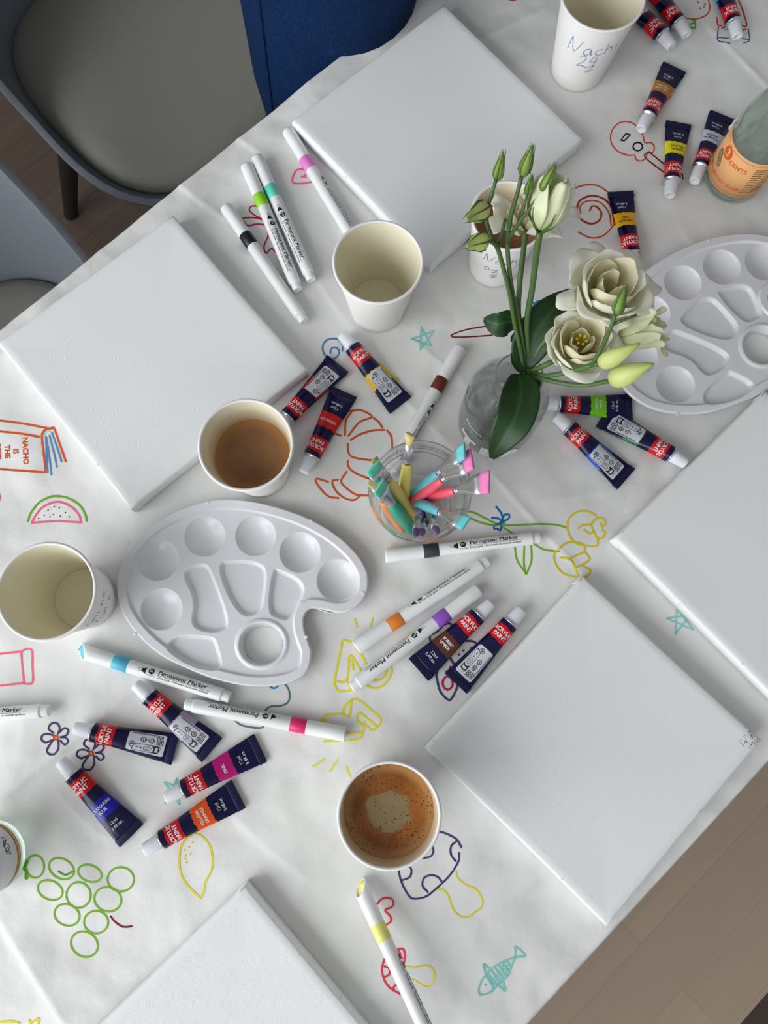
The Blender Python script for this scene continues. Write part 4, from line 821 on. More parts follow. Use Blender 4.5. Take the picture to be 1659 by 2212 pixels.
# ------------------------------------------------------------------ soda bottles
def bottle(base_px, r, label, build):
    c = P(*base_px, 0); root = thing('soda_bottle', label, 'bottle', (c.x, c.y, TZ+0.0006), (0, 0, 0), None)
    o_ = [(0.0005, 0.002), (r*0.7, 0.0005), (r*0.9, 0.0006), (r, 0.005), (r, 0.075), (r*0.97, 0.088), (r*0.82, 0.108), (r*0.58, 0.130), (r*0.47, 0.148), (r*0.46, 0.178), (r*0.5, 0.180), (r*0.5, 0.188), (r*0.45, 0.190)]
    i_ = [(r*0.38, 0.189), (r*0.37, 0.15), (r*0.49, 0.129), (r*0.73, 0.107), (r*0.88, 0.087), (r*0.91, 0.075), (r*0.91, 0.010), (r*0.8, 0.006), (0.0005, 0.0075)]
    g = G(); g.lathe(o_+i_, 80); g.mk('glass_body', m_bglass, root)
    build(root, math.atan2(-c.y, -c.x), r); return root
def wrap(root, name, az, half, z0, z1, r, m_, off=0.0002, n=40):
    g = G(); v = []; f = []
    for z in (z0, z1):
        for k in range(n+1): t = az-half+2*half*k/n; v.append(((r+off)*math.cos(t), (r+off)*math.sin(t), z))
    for k in range(n): f.append((k, k+1, n+2+k, n+1+k))
    g.add(v, f); o = g.mk(name, m_, root); md = o.modifiers.new('s', 'SOLIDIFY'); md.thickness = 0.00012; md.offset = 1; return o
m_peach = mat('peach label', srgb(246, 186, 124), 0.5); m_orange_p = mat('orange print', srgb(238, 98, 36), 0.5); m_brown_p = mat('brown print', srgb(96, 80, 60), 0.6); m_tan_p = mat('tan fruit print', srgb(168, 140, 100), 0.6); m_peach2 = mat('fine print tan', srgb(196, 150, 110), 0.6)
def lab1(root, az, r):
    wrap(root, 'paper_label', az+0.15, 1.75, 0.0145, 0.0655, r, m_peach); rf = lambda z: r; g = G()
    for zz_ in (0.0175, 0.0620): v, f = stroke2d([(-0.045, 0), (0.040, 0)], 0.0004, 0.002, False, 0); surf_text(g, v, f, rf, az+0.15, zz_, 0, 0.0005)
    v, f = dot2d(0, 0, 0.0062, 0.0072, 24); surf_text(g, v, f, rf, az-0.62, 0.0540, 0, 0.0005)
    v, f = text2d('CENTS', 0.0066, 0.00012, 0, 'CENTER', 0.0015); surf_text(g, v, f, rf, az-0.05, 0.0505, 0.0, 0.0005)
    v, f = text2d('& Bergamot Soda', 0.0072, 0.00003, 0.35, 'CENTER', 0.0015); surf_text(g, v, f, rf, az-0.46, 0.0255, 0.02, 0.0005)
    g.mk('orange_lettering', m_orange_p, root)
    g = G(); v, f = text2d('3', 0.0120, 0.0004, 0, 'CENTER', 0.0015); surf_text(g, v, f, rf, az-0.62, 0.0540, 0, 0.0007); g.mk('emblem_number', m_peach, root)
    g = G(); v, f = dot2d(0, 0, 0.0040, 0.0062, 20); surf_text(g, v, f, rf, az-0.86, 0.0420, 0.3, 0.0005); v, f = dot2d(0, 0, 0.0028, 0.0040, 20); surf_text(g, v, f, rf, az-0.72, 0.0365, 0.3, 0.0006); g.mk('fruit_picture', m_tan_p, root)
    g = G()
    for e in ((-0.86, 0.042, 0.004, 0.0062), (-0.72, 0.0365, 0.0028, 0.004)):
        v, f = stroke2d([(e[2]*math.cos(t), e[3]*math.sin(t)) for t in [2*math.pi*k/12 for k in range(12)]], 0.0005, 0.002, True, 0.2); surf_text(g, v, f, rf, az+e[0], e[1], 0.3, 0.0008)
    v, f = text2d('200ml', 0.0030, 0.0, 0, 'CENTER'); surf_text(g, v, f, rf, az-1.05, 0.0265, 0, 0.0005); g.mk('dark_print', m_brown_p, root)
    g = G()
    for k in range(13):
        for j in range(6): v, f = stroke2d([(-0.010+j*0.0034, 0), (-0.0076+j*0.0034+random.uniform(-.0008, .0005), 0)], 0.0009, 0.002, False, 0); surf_text(g, v, f, rf, az+0.85, 0.0570-k*0.0028, 0, 0.0005)
    g.mk('fine_print', m_brown_p, root)
bottle((1577, 390), 0.0285, 'clear soda bottle with a peach label at the top right', lab1)
m_gold = mat('gold label band', srgb(178, 124, 48), 0.4); m_wlab = mat('white label', srgb(214, 214, 218), 0.5); m_gcol = mat('pale gold print', srgb(230, 200, 150), 0.5)
def lab2(root, az, r):
    wrap(root, 'paper_label', az, 1.25, 0.0205, 0.075, r, m_wlab); wrap(root, 'gold_band', az, 1.25, 0.0145, 0.0205, r, m_gold); rf = lambda z: r
    g = G(); v, f = text2d('GINGER BEER', 0.0034, 0.0001, 0, 'CENTER', 0.0015); surf_text(g, v, f, rf, az+0.0, 0.0175, 0, 0.0005); g.mk('gold_lettering', m_gcol, root)
    g = G()
    for k in range(4): v, f = stroke2d([(-0.006+0.003*math.cos(k*2+q)+k*0.003, 0.004*math.sin(q*1.3+k)) for q in range(6)], 0.0006, 0.001, False, 0.2); surf_text(g, v, f, rf, az+0.1, 0.034, 0, 0.0005)
    g.mk('black_sketch', m_print_black, root)
bottle((-14, 1846), 0.0290, 'clear bottle with a gold-edged white label at the lower left frame edge', lab2)

# ------------------------------------------------------------------ flowers
def plant_mat(name, c0, c1, rough=0.45, trans=0.15, vein=0.0):
    n = NT(name); at = n.n('ShaderNodeAttribute', attribute_name='t'); v = n.noise(n.obj(), 120, 3)
    f = n.math('ADD', at.outputs['Fac'], n.math('MULTIPLY', n.math('SUBTRACT', v, 0.5), 0.35)); c = n.mixc(n.ramp(f, 0.0, 1.0), c0, c1)
    n.l(c, n.b.inputs['Base Color']); n.b.inputs['Roughness'].default_value = rough; n.b.inputs['Specular IOR Level'].default_value = 0.35
    tr = n.n('ShaderNodeBsdfTranslucent'); n.l(c, tr.inputs[0]); mx = n.n('ShaderNodeMixShader'); mx.inputs[0].default_value = trans
    n.l(n.b.outputs[0], mx.inputs[1]); n.l(tr.outputs[0], mx.inputs[2]); n.l(mx.outputs[0], n.out.inputs[0]); return n.m
m_petal = plant_mat('cream petal', srgb(206, 208, 140), srgb(250, 249, 240), 0.55, 0.52)
m_petal_y = plant_mat('inner petal', srgb(186, 186, 80), srgb(248, 244, 222), 0.55, 0.52)
m_petal_g = plant_mat('greenish petal', srgb(176, 192, 112), srgb(240, 243, 212), 0.5, 0.35)
m_bud = plant_mat('bud green', srgb(124, 156, 66), srgb(214, 222, 140), 0.4, 0.15)
m_budd = plant_mat('small bud green', srgb(76, 112, 42), srgb(128, 156, 66), 0.4, 0.1)
m_stem = plant_mat('stem green', srgb(62, 90, 46), srgb(84, 112, 62), 0.4, 0.05)
m_leaf = plant_mat('leaf green', srgb(20, 50, 22), srgb(46, 80, 38), 0.42, 0.08)
m_sepal = plant_mat('sepal green', srgb(48, 84, 36), srgb(96, 128, 56), 0.45, 0.1)
m_anther = mat('yellow anther', srgb(222, 190, 20), 0.6)
def tmesh(name, v, f, ts, m_, parent):
    o = mk(name, v, f, m_, parent); a = o.data.attributes.new('t', 'FLOAT', 'POINT'); a.data.foreach_set('value', ts); return o
def frame(c, axis, spin=0.0):
    z = Vector(axis).normalized(); x = z.orthogonal().normalized(); y = z.cross(x); x2 = x*math.cos(spin)+y*math.sin(spin); y2 = z.cross(x2)
    return Matrix.Translation(c) @ Matrix((x2, y2, z)).transposed().to_4x4()
def petal_grid(R0, H, wid, close, flare, phi, seed, ruf=0.0016, nt=18, ns=18, tm=0.6, spiral=0.10, tipround=0.22):
    """cupped petal around +z: swells to radius R0 at tm, then closes in or flares out"""
    rnd = random.Random(seed); v = []; f = []; ts = []; p1, p2, p3 = [rnd.uniform(0, 6) for _ in range(3)]
    for k in range(nt+1):
        t = k/nt
        for j in range(ns+1):
            s = j/ns*2-1; te = t*(1-tipround*abs(s)**2.6)      # rounded outline
            r = R0*math.sin(math.pi/2*min(1, te/tm))**0.85
            if te > tm: r *= 1-close*((te-tm)/(1-tm))**2
            fl = max(0, (te-0.72)/0.28)**2; r += flare*fl; z = H*te**1.25-abs(flare)*0.45*fl
            e = t**2.5; rf_ = ruf*e*(math.sin(s*4.2+p1)*0.7+math.sin(s*8.5+p2)*0.35)
            r = r*(1+spiral*s)+rf_+0.0006; z += ruf*e*math.sin(s*5.5+p3)*0.9
            an = s*wid*(0.55+0.45*math.sin(math.pi*min(1, t*0.75+0.1)))
            v.append(Vector((r*math.cos(phi+an), r*math.sin(phi+an), z))); ts.append(min(1.0, 0.0+t*1.7))
    for k in range(nt):
        for j in range(ns): a = k*(ns+1)+j; f.append((a, a+1, a+ns+2, a+ns+1))
    return v, f, ts
def rose(root, px, z, axis, spin, layers, seed, scale=1.0, mats=None):
    c = P(*px, z); M_ = frame(c, axis, spin)
    for li, (n, R0, H, wid, close, flare, ruf) in enumerate(layers):
        for k in range(n):
            rr = random.Random(seed*31+li*7+k)
            v, f, ts = petal_grid(R0*scale*rr.uniform(.92, 1.08), H*scale*rr.uniform(.88, 1.08), wid*rr.uniform(.9, 1.08), close*rr.uniform(.6, 1.3), flare*scale*rr.uniform(.4, 1.5), 2*math.pi*(k+0.45*li+rr.uniform(-.12, .12))/n, seed*100+li*10+k, ruf*scale)
            o = tmesh('petal', [M_ @ p for p in v], f, ts, (mats or [m_petal]*9)[li], root); md = o.modifiers.new('s', 'SOLIDIFY'); md.thickness = 0.0003
    return c, M_
def anthers(root, M_, n=5, z=0.010):
    for k in range(n):
        a = 2*math.pi*k/n; g = G(); p0 = M_ @ Vector((0, 0, 0.002)); p1 = M_ @ Vector((0.003*math.cos(a), 0.003*math.sin(a), z)); g.tube([p0, p0.lerp(p1, 0.5), p1], 0.0004, 6); p2 = p1+(p1-p0).normalized()*0.003; g.tube([p1, p1.lerp(p2, 0.5), p2], [0.0007, 0.0012, 0.0006], 8); g.mk('stamen', m_anther, root)
def stem(root, pts, r0=0.0019, r1=0.0015, name='stem'):
    c = crom([P(x, y, z) for x, y, z in pts], 0.004); n = len(c); g = G(); g.tube(c, [r0+(r1-r0)*k/(n-1) for k in range(n)], 10)
    nv = len(g.v); return tmesh(name, g.v, g.f, [0.3+0.4*(k/nv) for k in range(nv)], m_stem, root)
def bud(root, a, b, r, m_=None, sep=True, tips=4, twist=0.6):
    """a=(px,py,z) base, b=tip"""
    A, B = P(*a), P(*b); L = (B-A).length; M_ = frame(A, B-A, random.uniform(0, 6)); v = []; f = []; ts = []; nt, ns = 16, 20
    for k in range(nt+1):
        t = k/nt; rr = r*(math.sin(math.pi*min(1, t**0.62*0.96+0.03))**0.85)*(1-0.25*t)+0.0003
        for j in range(ns): an = 2*math.pi*j/ns+twist*t; q = rr*(1+0.10*math.cos(3*(an-twist*t))*t); v.append(M_ @ Vector((q*math.cos(an), q*math.sin(an), t*L))); ts.append(0.15+0.85*math.sin(math.pi*min(1, t*0.9+0.1)))
    for k in range(nt):
        for j in range(ns): a_ = k*ns+j; b_ = k*ns+(j+1) % ns; f.append((a_, b_, b_+ns, a_+ns))
    f.append(tuple(range(ns-1, -1, -1))); f.append(tuple(range(nt*ns, nt*ns+ns)))
    o = tmesh('bud', v, f, ts, m_ or m_bud, root)
    if sep:
        for k in range(5):
            ph = 2*math.pi*k/5; pts = []; fl = 0.0
            for t in (0, 0.15, 0.35, 0.6, 0.85, 1.08):
                rr = r*(math.sin(math.pi*min(1, t**0.62*0.96+0.03))**0.85 if t < 1 else 0)*(1-0.25*t)+0.0006+max(0, t-0.6)*r*0.5; pts.append(M_ @ Vector((rr*math.cos(ph), rr*math.sin(ph), t*L)))
            g = G(); g.tube(pts, [0.0007, 0.0008, 0.0006, 0.0004, 0.0002, 0.0001], 6); tmesh('sepal', g.v, g.f, [0.6]*len(g.v), m_sepal, o)
    return o
def leaf(root, spine, wid, roll=0.0, cup=0.25, name='leaf', wave=0.0):
    c = crom([P(*p) for p in spine], 0.003); n = len(c); v = []; f = []; ts = []; ns = 12
    for k, p in enumerate(c):
        t = k/(n-1); tan = (c[min(k+1, n-1)]-c[max(k-1, 0)]).normalized(); view = (Vector((0, 0, TZ+CH))-p).normalized()
        side = tan.cross(view).normalized(); nor = side.cross(tan).normalized(); s2 = side*math.cos(roll)+nor*math.sin(roll); n2 = s2.cross(tan)
        w2 = wid*(math.sin(math.pi*min(1, (t*0.93+0.05))**0.85)**0.75)*(1-0.15*t)+0.0004
        for j in range(ns+1):
            s = j/ns*2-1; v.append(p+s2*s*w2+n2*(-cup*w2*abs(s)**1.4*-1+wave*w2*math.sin(t*9+s*2))); ts.append(0.25+0.75*max(0, 1-abs(s)*7)+0.25*abs(math.sin(t*34-abs(s)*6))**6)
    for k in range(n-1):
        for j in range(ns): a = k*(ns+1)+j; f.append((a, a+1, a+ns+2, a+ns+1))
    o = tmesh(name, v, f, ts, m_leaf, root); md = o.modifiers.new('s', 'SOLIDIFY'); md.thickness = 0.0004; return o
def spray(label): 
    o = thing('lisianthus_stem', label, 'flower', (VB.x, VB.y, TZ+0.012), (0, 0, 0), 'white lisianthus stems in the glass vase'); return o
def fix(root):
    # parts were built in world coordinates: bring them into the root's frame
    inv = Matrix.Translation(-Vector(root.location))
    for o in [o for o in COL.objects if o.parent == root]: o.data.transform(inv)
    for o in [o for o in COL.objects if o.parent == root]:
        for q in [q for q in COL.objects if q.parent == o]: q.data.transform(inv)
NK = (1137, 808, 0.124)
def base(dx, dy, bx=1075, by=905): return [(bx+dx, by+dy, 0.012), (1105+dx*0.5, 860+dy*0.5, 0.065), (NK[0]+dx*0.4, NK[1]+dy*0.4, NK[2])]
# spray 1: far left stem with two round buds and a pointed bud
s = spray('flower stem furthest left with two round green buds and a thin pointed bud')
stem(s, base(-14, 6)+[(1112, 700, 0.165), (1098, 622, 0.195), (1075, 535, 0.225), (1070, 525, 0.228)]); stem(s, [(1075, 538, 0.225), (1058, 500, 0.235), (1050, 465, 0.245), (1062, 420, 0.255), (1072, 388, 0.262)], 0.0015, 0.0011)
stem(s, [(1075, 535, 0.225), (1062, 522, 0.232), (1045, 519, 0.24)], 0.0014, 0.0012); stem(s, [(1050, 463, 0.245), (1042, 452, 0.248)], 0.0012, 0.0011); stem(s, [(1078, 525, 0.225), (1085, 500, 0.232), (1092, 472, 0.238)], 0.0014, 0.001)
bud(s, (1073, 388, 0.262), (1088, 328, 0.275), 0.0028, m_budd); bud(s, (1048, 450, 0.246), (1008, 474, 0.262), 0.0062, m_bud); bud(s, (1048, 518, 0.240), (1008, 532, 0.252), 0.0060, m_bud)
fix(s)
# spray 2
s = spray('flower stem with the tallest pointed green bud, second from the left')
stem(s, base(-4, 0)+[(1120, 690, 0.165), (1106, 625, 0.19), (1098, 560, 0.215), (1096, 520, 0.225)]); stem(s, [(1096, 522, 0.225), (1103, 470, 0.240), (1117, 420, 0.252), (1127, 380, 0.262)], 0.0017, 0.0013)
stem(s, [(1096, 520, 0.225), (1122, 480, 0.24), (1145, 450, 0.25), (1172, 412, 0.262)], 0.0014, 0.001); stem(s, [(1128, 470, 0.242), (1132, 445, 0.25), (1139, 420, 0.257)], 0.001, 0.0008)
bud(s, (1128, 380, 0.262), (1151, 314, 0.28), 0.0036, m_budd); bud(s, (1172, 412, 0.262), (1200, 356, 0.275), 0.0030, m_budd); bud(s, (1139, 420, 0.257), (1150, 378, 0.265), 0.0018, m_budd)
leaf(s, [(1118, 700, 0.150), (1100, 695, 0.155), (1075, 700, 0.156), (1045, 690, 0.150)], 0.010, 0.35); leaf(s, [(1118, 715, 0.150), (1112, 730, 0.148), (1110, 742, 0.140)], 0.003)
fix(s)
# spray 3: big open flower seen from behind
OPEN = [(5, 0.0210, 0.013, 0.62, -0.2, 0.007, 0.0022), (4, 0.013, 0.014, 0.75, 0.0, 0.003, 0.0022), (4, 0.008, 0.014, 0.8, 0.2, 0.001, 0.002)]
s = spray('flower stem with the wide open creamy flower over the coffee cup')
stem(s, base(4, -4)+[(1121, 690, 0.16), (1122, 620, 0.185), (1130, 548, 0.197), (1137, 495, 0.203)], 0.002, 0.002); c, M_ = rose(s, (1138, 490), 0.204, Vector((0.05, 0.55, 1.0)), 0.4, OPEN, 3, 1.0, [m_petal, m_petal_y, m_petal_y]); anthers(s, M_, 5, 0.014)
fix(s)
# spray 4: closed greenish white cup
s = spray('flower stem with the half-closed pale green flower at the top')
stem(s, base(10, -2)+[(1138, 700, 0.16), (1150, 620, 0.19), (1160, 540, 0.222), (1166, 502, 0.236)], 0.0021, 0.0023)
CUPF = [(5, 0.0118, 0.034, 0.85, 0.25, 0.001, 0.0012), (4, 0.009, 0.036, 0.8, 0.25, 0.0015, 0.0015)]
c, M_ = rose(s, (1168, 497), 0.237, P(1204, 385, 0.262)-P(1168, 497, 0.237), 0.2, CUPF, 4, 1.0, [m_petal_g, m_petal_g])
for k in range(5):
    ph = 2*math.pi*k/5; g = G(); g.tube([M_ @ Vector((q*math.cos(ph), q*math.sin(ph), z)) for q, z in ((0.002, -0.001), (0.0065, 0.003), (0.0105, 0.008), (0.0125, 0.015))], [0.0010, 0.0009, 0.0006, 0.0002], 6); tmesh('sepal', g.v, g.f, [0.4]*len(g.v), m_sepal, s)
fix(s)
# roses
ROSE = [(4, 0.0235, 0.015, 0.90, -0.05, 0.0060, 0.0013), (4, 0.0200, 0.023, 0.98, 0.02, 0.0038, 0.0012), (3, 0.0150, 0.026, 1.25, 0.08, 0.0022, 0.0010), (3, 0.0085, 0.021, 1.05, 0.2, 0.0006, 0.0010)]
s = spray('flower stem with the larger ruffled white rose-like bloom, upper of the two')
stem(s, base(14, -10)+[(1170, 745, 0.15), (1230, 690, 0.165), (1298, 640, 0.178)], 0.002, 0.002); c, M_ = rose(s, (1302, 638), 0.178, Vector((0.10, 0.10, 1)), 0.9, [(4, 0.0255, 0.009, 0.55, -0.15, 0.0085, 0.0020)]+ROSE, 11, 1.0, [m_petal, m_petal, m_petal, m_petal_y, m_petal_y]); fix(s)
s = spray('flower stem with the white bloom showing its yellow centre, lower of the two')
stem(s, base(12, 2)+[(1175, 790, 0.15), (1215, 770, 0.155), (1245, 754, 0.160)], 0.002, 0.002); c, M_ = rose(s, (1248, 752), 0.160, Vector((-0.05, 0.05, 1)), 2.1, ROSE, 23, 0.93, [m_petal, m_petal, m_petal_y, m_petal_y]); anthers(s, M_, 6, 0.012)
leaf(s, [(1128, 792, 0.135), (1150, 735, 0.150), (1185, 680, 0.160), (1236, 628, 0.160)], 0.0155, -0.15); leaf(s, [(1130, 790, 0.130), (1140, 770, 0.135), (1168, 742, 0.14)], 0.004)
fix(s)
# right spray with long buds
s = spray('flower stem leaning right with a half-open greenish bloom, a long bud and a small bud')
stem(s, base(6, 6)+[(1180, 812, 0.150), (1230, 803, 0.165), (1280, 788, 0.182)], 0.002, 0.0019); stem(s, [(1278, 789, 0.182), (1300, 750, 0.195), (1318, 712, 0.210), (1330, 678, 0.220)], 0.0015, 0.0012); stem(s, [(1280, 788, 0.182), (1296, 785, 0.186)], 0.0019, 0.002); stem(s, [(1321, 702, 0.212), (1345, 692, 0.216), (1375, 680, 0.218)], 0.0012, 0.0008)
bud(s, (1292, 788, 0.184), (1382, 742, 0.205), 0.0066, m_bud, False); bud(s, (1331, 680, 0.220), (1351, 618, 0.232), 0.0035, m_budd)
HALF = [(5, 0.0115, 0.031, 0.8, 0.0, 0.006, 0.002), (4, 0.009, 0.033, 0.8, 0.0, 0.004, 0.002), (3, 0.006, 0.032, 0.9, 0.0, 0.002, 0.0015)]
rose(s, (1335, 730), 0.165, P(1430, 702, 0.180)-P(1335, 730, 0.165), 0.5, HALF, 31, 1.0, [m_petal_g, m_petal_g, m_petal_g])
fix(s)
s = spray('flower stem bowing lowest to the right, ending in a fat pale green bud')
stem(s, base(0, 10)+[(1150, 813, 0.140), (1200, 825, 0.155), (1260, 832, 0.165), (1322, 822, 0.175)], 0.0018, 0.0017)
bud(s, (1316, 822, 0.175), (1412, 786, 0.200), 0.0082, m_bud, False, twist=1.0)
leaf(s, [(1122, 808, 0.140), (1125, 850, 0.150), (1112, 905, 0.152), (1085, 950, 0.142), (1062, 990, 0.125)], 0.0150, 0.05, 0.2); leaf(s, [(1130, 805, 0.135), (1112, 780, 0.150), (1106, 762, 0.160)], 0.0028)
leaf(s, [(1140, 805, 0.130), (1150, 840, 0.135), (1140, 860, 0.13)], 0.007, 0.3)
fix(s)

# ------------------------------------------------------------------ chairs
m_shell = mat('grey shell plastic', srgb(128, 134, 142), 0.38); m_cush = mat('grey cushion', srgb(144, 143, 134), 0.55, nb=(300, 0.1, 0.0005)); m_blackleg = mat('black chair leg', srgb(14, 14, 14), 0.5)
def chair(label, ctr, face):
    """ctr: seat centre on the floor plan, face: angle the chair looks to"""
    root = thing('shell_chair', label, 'chair', (ctr.x, ctr.y, 0), (0, 0, face), 'grey shell armchairs at the table'); SZ = 0.44
    nA, nR = 72, 20; v = []; f = []
    for i in range(nR+1):
        q = i/nR
        for k in range(nA):
            a = 2*math.pi*k/nA; ca, sa = math.cos(a), math.sin(a); m_ = (abs(ca)**3.2+abs(sa)**3.2)**(-1/3.2); ox, oy = ca*m_*0.222, sa*m_*0.222
            back = max(0, -ca); side = abs(sa)**1.5
            rim = -0.012 + 0.045*side + 0.10*max(0, 0.3-ca)**1.5 + 0.36*back**1.6
            wall = max(0, (q-0.68)/0.32); rr = (q/0.68*0.80 if q < 0.68 else 0.80+0.20*math.sin(wall*math.pi/2)); lift = rim*(1-math.cos(wall*math.pi/2)) if rim > 0 else rim*wall
            flare = 1+0.10*wall*back
            v.append((ox*rr*flare, oy*rr*flare, SZ-0.035+0.035*q*q+lift))
    for i in range(nR):
        for k in range(nA): f.append((i*nA+k, i*nA+(k+1) % nA, (i+1)*nA+(k+1) % nA, (i+1)*nA+k))
    o = mk('seat_shell', v, f, m_shell, root); md = o.modifiers.new('s', 'SOLIDIFY'); md.thickness = 0.009; md.offset = -1; md = o.modifiers.new('b', 'BEVEL'); md.width = 0.003; md.segments = 2
    g = G(); rs = []
    for rr, z in ((0.02, SZ+0.030), (0.10, SZ+0.031), (0.155, SZ+0.030), (0.175, SZ+0.026), (0.187, SZ+0.018), (0.192, SZ+0.006), (0.188, SZ-0.004), (0.17, SZ-0.012), (0.02, SZ-0.015)):
        rs.append([(math.cos(2*math.pi*k/64)*(abs(math.cos(2*math.pi*k/64))**3+abs(math.sin(2*math.pi*k/64))**3)**(-1/3)*rr*1.03+0.008, math.sin(2*math.pi*k/64)*(abs(math.cos(2*math.pi*k/64))**3+abs(math.sin(2*math.pi*k/64))**3)**(-1/3)*rr*1.03, z) for k in range(64)])
    g.rings(rs, True, 0, True, True); g.mk('seat_cushion', m_cush, root)
    for sx, sy in ((1, 1), (1, -1), (-1, 1), (-1, -1)):
        g = G(); g.tube([(sx*0.11, sy*0.11, SZ-0.05), (sx*0.16, sy*0.16, SZ*0.5), (sx*0.215, sy*0.215, 0.0)], [0.020, 0.018, 0.013], 16); g.mk('leg', m_blackleg, root)
    return root
fa = TA-math.pi/2
c1 = TU*0.372+TN*0.835; chair('grey shell chair with beige-grey cushion, beside the person in jeans', c1, fa)
c2 = TU*(-0.150)+TN*0.535; chair('light grey shell chair cut by the left frame edge', c2, fa)

# ------------------------------------------------------------------ person in jeans (standing at the table edge)
def denim():
    n = NT('blue denim'); o = n.obj(); c = n.mixc(n.noise(o, 9, 4, 0.6), srgb(2, 22, 52), srgb(8, 42, 86)); c = n.mixc(n.math('MULTIPLY', n.ramp(n.noise(n.mapping(o, (1, 1, 0.3)), 700, 2), 0.5, 0.75), 0.22), c, srgb(48, 80, 120))
    n.l(c, n.b.inputs['Base Color']); n.b.inputs['Roughness'].default_value = 0.85; n.b.inputs['Specular IOR Level'].default_value = 0.15
    n.bump(n.noise(n.mapping(o, (1, 1, 0.35)), 22, 3), 0.5, 0.006); return n.m
m_denim = denim(); m_skin = mat('skin', srgb(214, 170, 145), 0.5); m_knit = mat('dark sweater', srgb(40, 42, 50), 0.85, nb=(250, 0.4, 0.002)); m_hair = mat('brown hair', srgb(62, 42, 30), 0.6, nb=(200, 0.5, 0.002)); m_shoe = mat('white trainers', srgb(210, 208, 202), 0.6)
def skin(name, pts, edges, m_, parent, sub=2):
    me = bpy.data.meshes.new(name); me.from_pydata([p[:3] for p in pts], edges, []); o = bpy.data.objects.new(name, me); COL.objects.link(o); o.parent = parent; me.materials.append(m_)
    md = o.modifiers.new('skin', 'SKIN'); md.use_smooth_shade = True; me.skin_vertices or None
    sv = me.skin_vertices[0].data if len(me.skin_vertices) else None
    for k, p in enumerate(pts):
        r = p[3]; r = r if isinstance(r, tuple) else (r, r)
        if sv: sv[k].radius = r; sv[k].use_root = (k == 0)
    ss = o.modifiers.new('sub', 'SUBSURF'); ss.levels = sub; ss.render_levels = sub; return o
def grow(name, rings, m_, parent, seg=32, cap=True):
    """rings: (x,y,z,rx,ry) ellipses stacked"""
    pts = []; g = G()
    for x, y, z, rx, ry in rings: pts.append([(x+rx*math.cos(2*math.pi*k/seg), y+ry*math.sin(2*math.pi*k/seg), z) for k in range(seg)])
    g.rings(pts, True, 0, cap, cap); o = g.mk(name, m_, parent); s_ = o.modifiers.new('s', 'SUBSURF'); s_.levels = 1; s_.render_levels = 1; return o
pl = P(572, 235, -0.12); uu = Vector((pl.x, pl.y, 0)).dot(TU)   # left silhouette of the jeans
pu = uu+0.196; pv_ = V1+0.082; pc = TU*pu+TN*pv_
person = thing('person', 'person in blue jeans standing at the far table edge, only the thighs in view', 'person', (pc.x, pc.y, 0), (0, 0, TA))
# local: x along table edge, -y towards the table
jb = []
def ell(cx, cy, z, rx, ry, n=32): return [(cx+rx*math.cos(2*math.pi*k/n), cy+ry*math.sin(2*math.pi*k/n), z) for k in range(n)]
for sx in (-1, 1):
    g = G(); g.rings([ell(sx*0.105, 0.02, 0.03, 0.058, 0.075), ell(sx*0.105, 0.015, 0.10, 0.060, 0.070), ell(sx*0.104, 0.01, 0.30, 0.070, 0.074), ell(sx*0.102, 0.0, 0.48, 0.076, 0.080), ell(sx*0.100, -0.002, 0.62, 0.090, 0.094), ell(sx*0.094, 0.0, 0.76, 0.089, 0.104), ell(sx*0.086, 0.006, 0.86, 0.084, 0.113), ell(sx*0.08, 0.008, 0.93, 0.086, 0.116)], True, 0, True, True)
    o = g.mk('jeans_leg', m_denim, person); q = G(); q.tube([(sx*0.105+sx*0.0615, 0.02, 0.06), (sx*0.173, 0.008, 0.30), (sx*0.1785, 0.0, 0.48), (sx*0.1905, 0.0, 0.62), (sx*0.1835, 0.0, 0.76), (sx*0.1705, 0.004, 0.86)], 0.0022, 6); q.mk('side_seam', m_denim, o)
    g = G(); g.rings([[(sx*0.105+p[0]*w_, -0.03+p[1]*l_, z) for p in [(math.cos(2*math.pi*k/28), math.sin(2*math.pi*k/28)) for k in range(28)]] for w_, l_, z in ((0.045, 0.125, 0.0), (0.050, 0.135, 0.012), (0.048, 0.130, 0.04), (0.043, 0.10, 0.07), (0.040, 0.06, 0.10))], True, 0, True, True); g.mk('shoe', m_shoe, person)
g = G(); g.rings([ell(0, 0.008, 0.82, 0.12, 0.10), ell(0, 0.01, 0.88, 0.168, 0.120), ell(0, 0.008, 0.95, 0.168, 0.118), ell(0, 0.0, 1.03, 0.155, 0.105)], True, 0, True, True); g.mk('jeans_waist', m_denim, person)
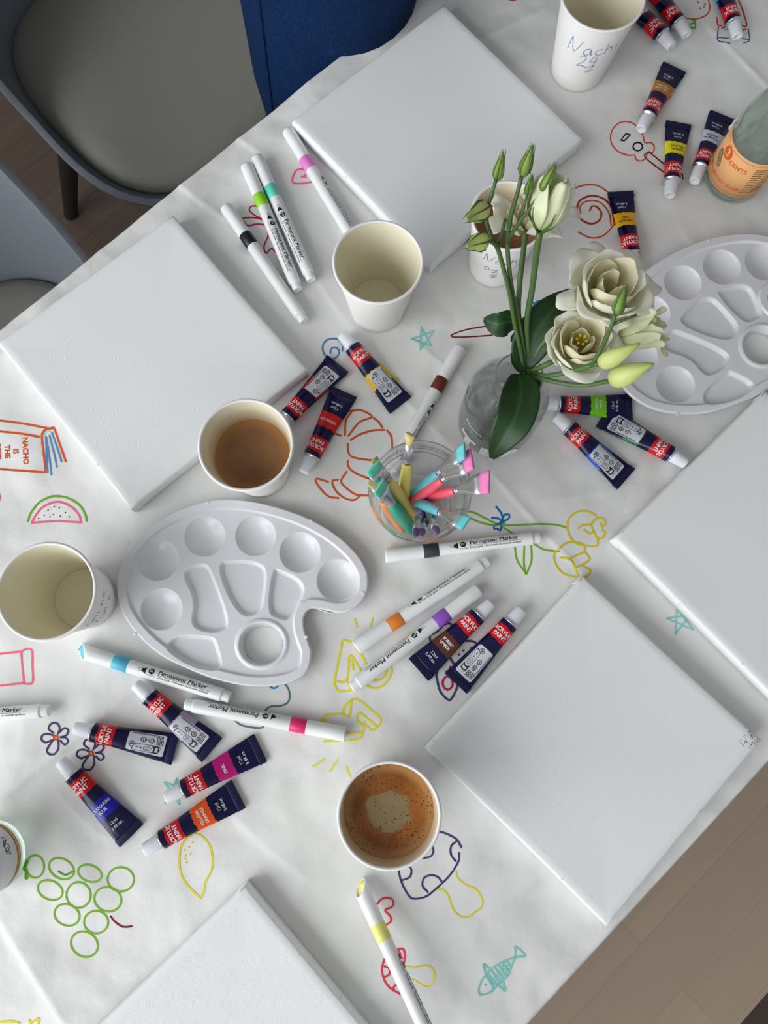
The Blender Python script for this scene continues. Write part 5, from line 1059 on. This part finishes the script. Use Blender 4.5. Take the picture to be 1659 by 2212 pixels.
body = skin('body', [(0, 0, 1.00, (0.10, 0.08)), (0, 0, 1.20, (0.11, 0.085)), (0, 0.0, 1.38, (0.12, 0.085)), (0, 0.005, 1.47, (0.055, 0.055)), (0, 0.0, 1.53, (0.048, 0.048)), (0, -0.015, 1.60, (0.07, 0.08)), (0, -0.01, 1.67, (0.072, 0.088)), (0, -0.005, 1.72, (0.05, 0.06)),
    (-0.17, 0.01, 1.40, (0.045, 0.045)), (-0.22, 0.03, 1.16, (0.038, 0.038)), (-0.10, -0.15, 1.10, (0.028, 0.028)), (-0.03, -0.18, 1.12, (0.034, 0.018)), (0.17, 0.01, 1.40, (0.045, 0.045)), (0.22, 0.03, 1.16, (0.038, 0.038)), (0.10, -0.15, 1.17, (0.028, 0.028)), (0.03, -0.18, 1.19, (0.034, 0.018))],
    [(0, 1), (1, 2), (2, 3), (3, 4), (4, 5), (5, 6), (6, 7), (2, 8), (8, 9), (9, 10), (10, 11), (2, 12), (12, 13), (13, 14), (14, 15)], m_skin, person)
skin('sweater', [(0, 0.0, 0.96, (0.165, 0.115)), (0, 0, 1.10, (0.14, 0.105)), (0, 0, 1.25, (0.145, 0.108)), (0, 0.0, 1.38, (0.145, 0.105)), (0, 0.004, 1.44, (0.075, 0.07)), (-0.17, 0.01, 1.41, (0.062, 0.062)), (-0.22, 0.03, 1.16, (0.052, 0.052)), (-0.12, -0.13, 1.105, (0.040, 0.040)), (0.17, 0.01, 1.41, (0.062, 0.062)), (0.22, 0.03, 1.16, (0.052, 0.052)), (0.12, -0.13, 1.17, (0.040, 0.040))],
    [(0, 1), (1, 2), (2, 3), (3, 4), (3, 5), (5, 6), (6, 7), (3, 8), (8, 9), (9, 10)], m_knit, person)
skin('hair', [(0, 0.02, 1.70, (0.085, 0.085)), (0, 0.05, 1.62, (0.085, 0.06)), (0, 0.065, 1.52, (0.085, 0.045)), (0, 0.075, 1.42, (0.07, 0.03))], [(0, 1), (1, 2), (2, 3)], m_hair, person)
for sx, hz in ((-1, 1.12), (1, 1.19)):
    for k, (L, dz) in enumerate(((0.060, -0.024), (0.070, -0.008), (0.066, 0.008), (0.054, 0.023))):
        skin('finger', [(sx*0.035, -0.182, hz+dz*0.8, (0.009, 0.009)), (-sx*0.010, -0.194, hz+dz, (0.008, 0.008)), (-sx*(L-0.012), -0.182, hz+dz, (0.007, 0.007))], [(0, 1), (1, 2)], m_skin, body, 1)
    skin('thumb', [(sx*0.050, -0.175, hz+0.015, (0.011, 0.011)), (sx*0.030, -0.192, hz+0.042, (0.010, 0.010)), (sx*0.012, -0.195, hz+0.058, (0.008, 0.008))], [(0, 1), (1, 2)], m_skin, body, 1)
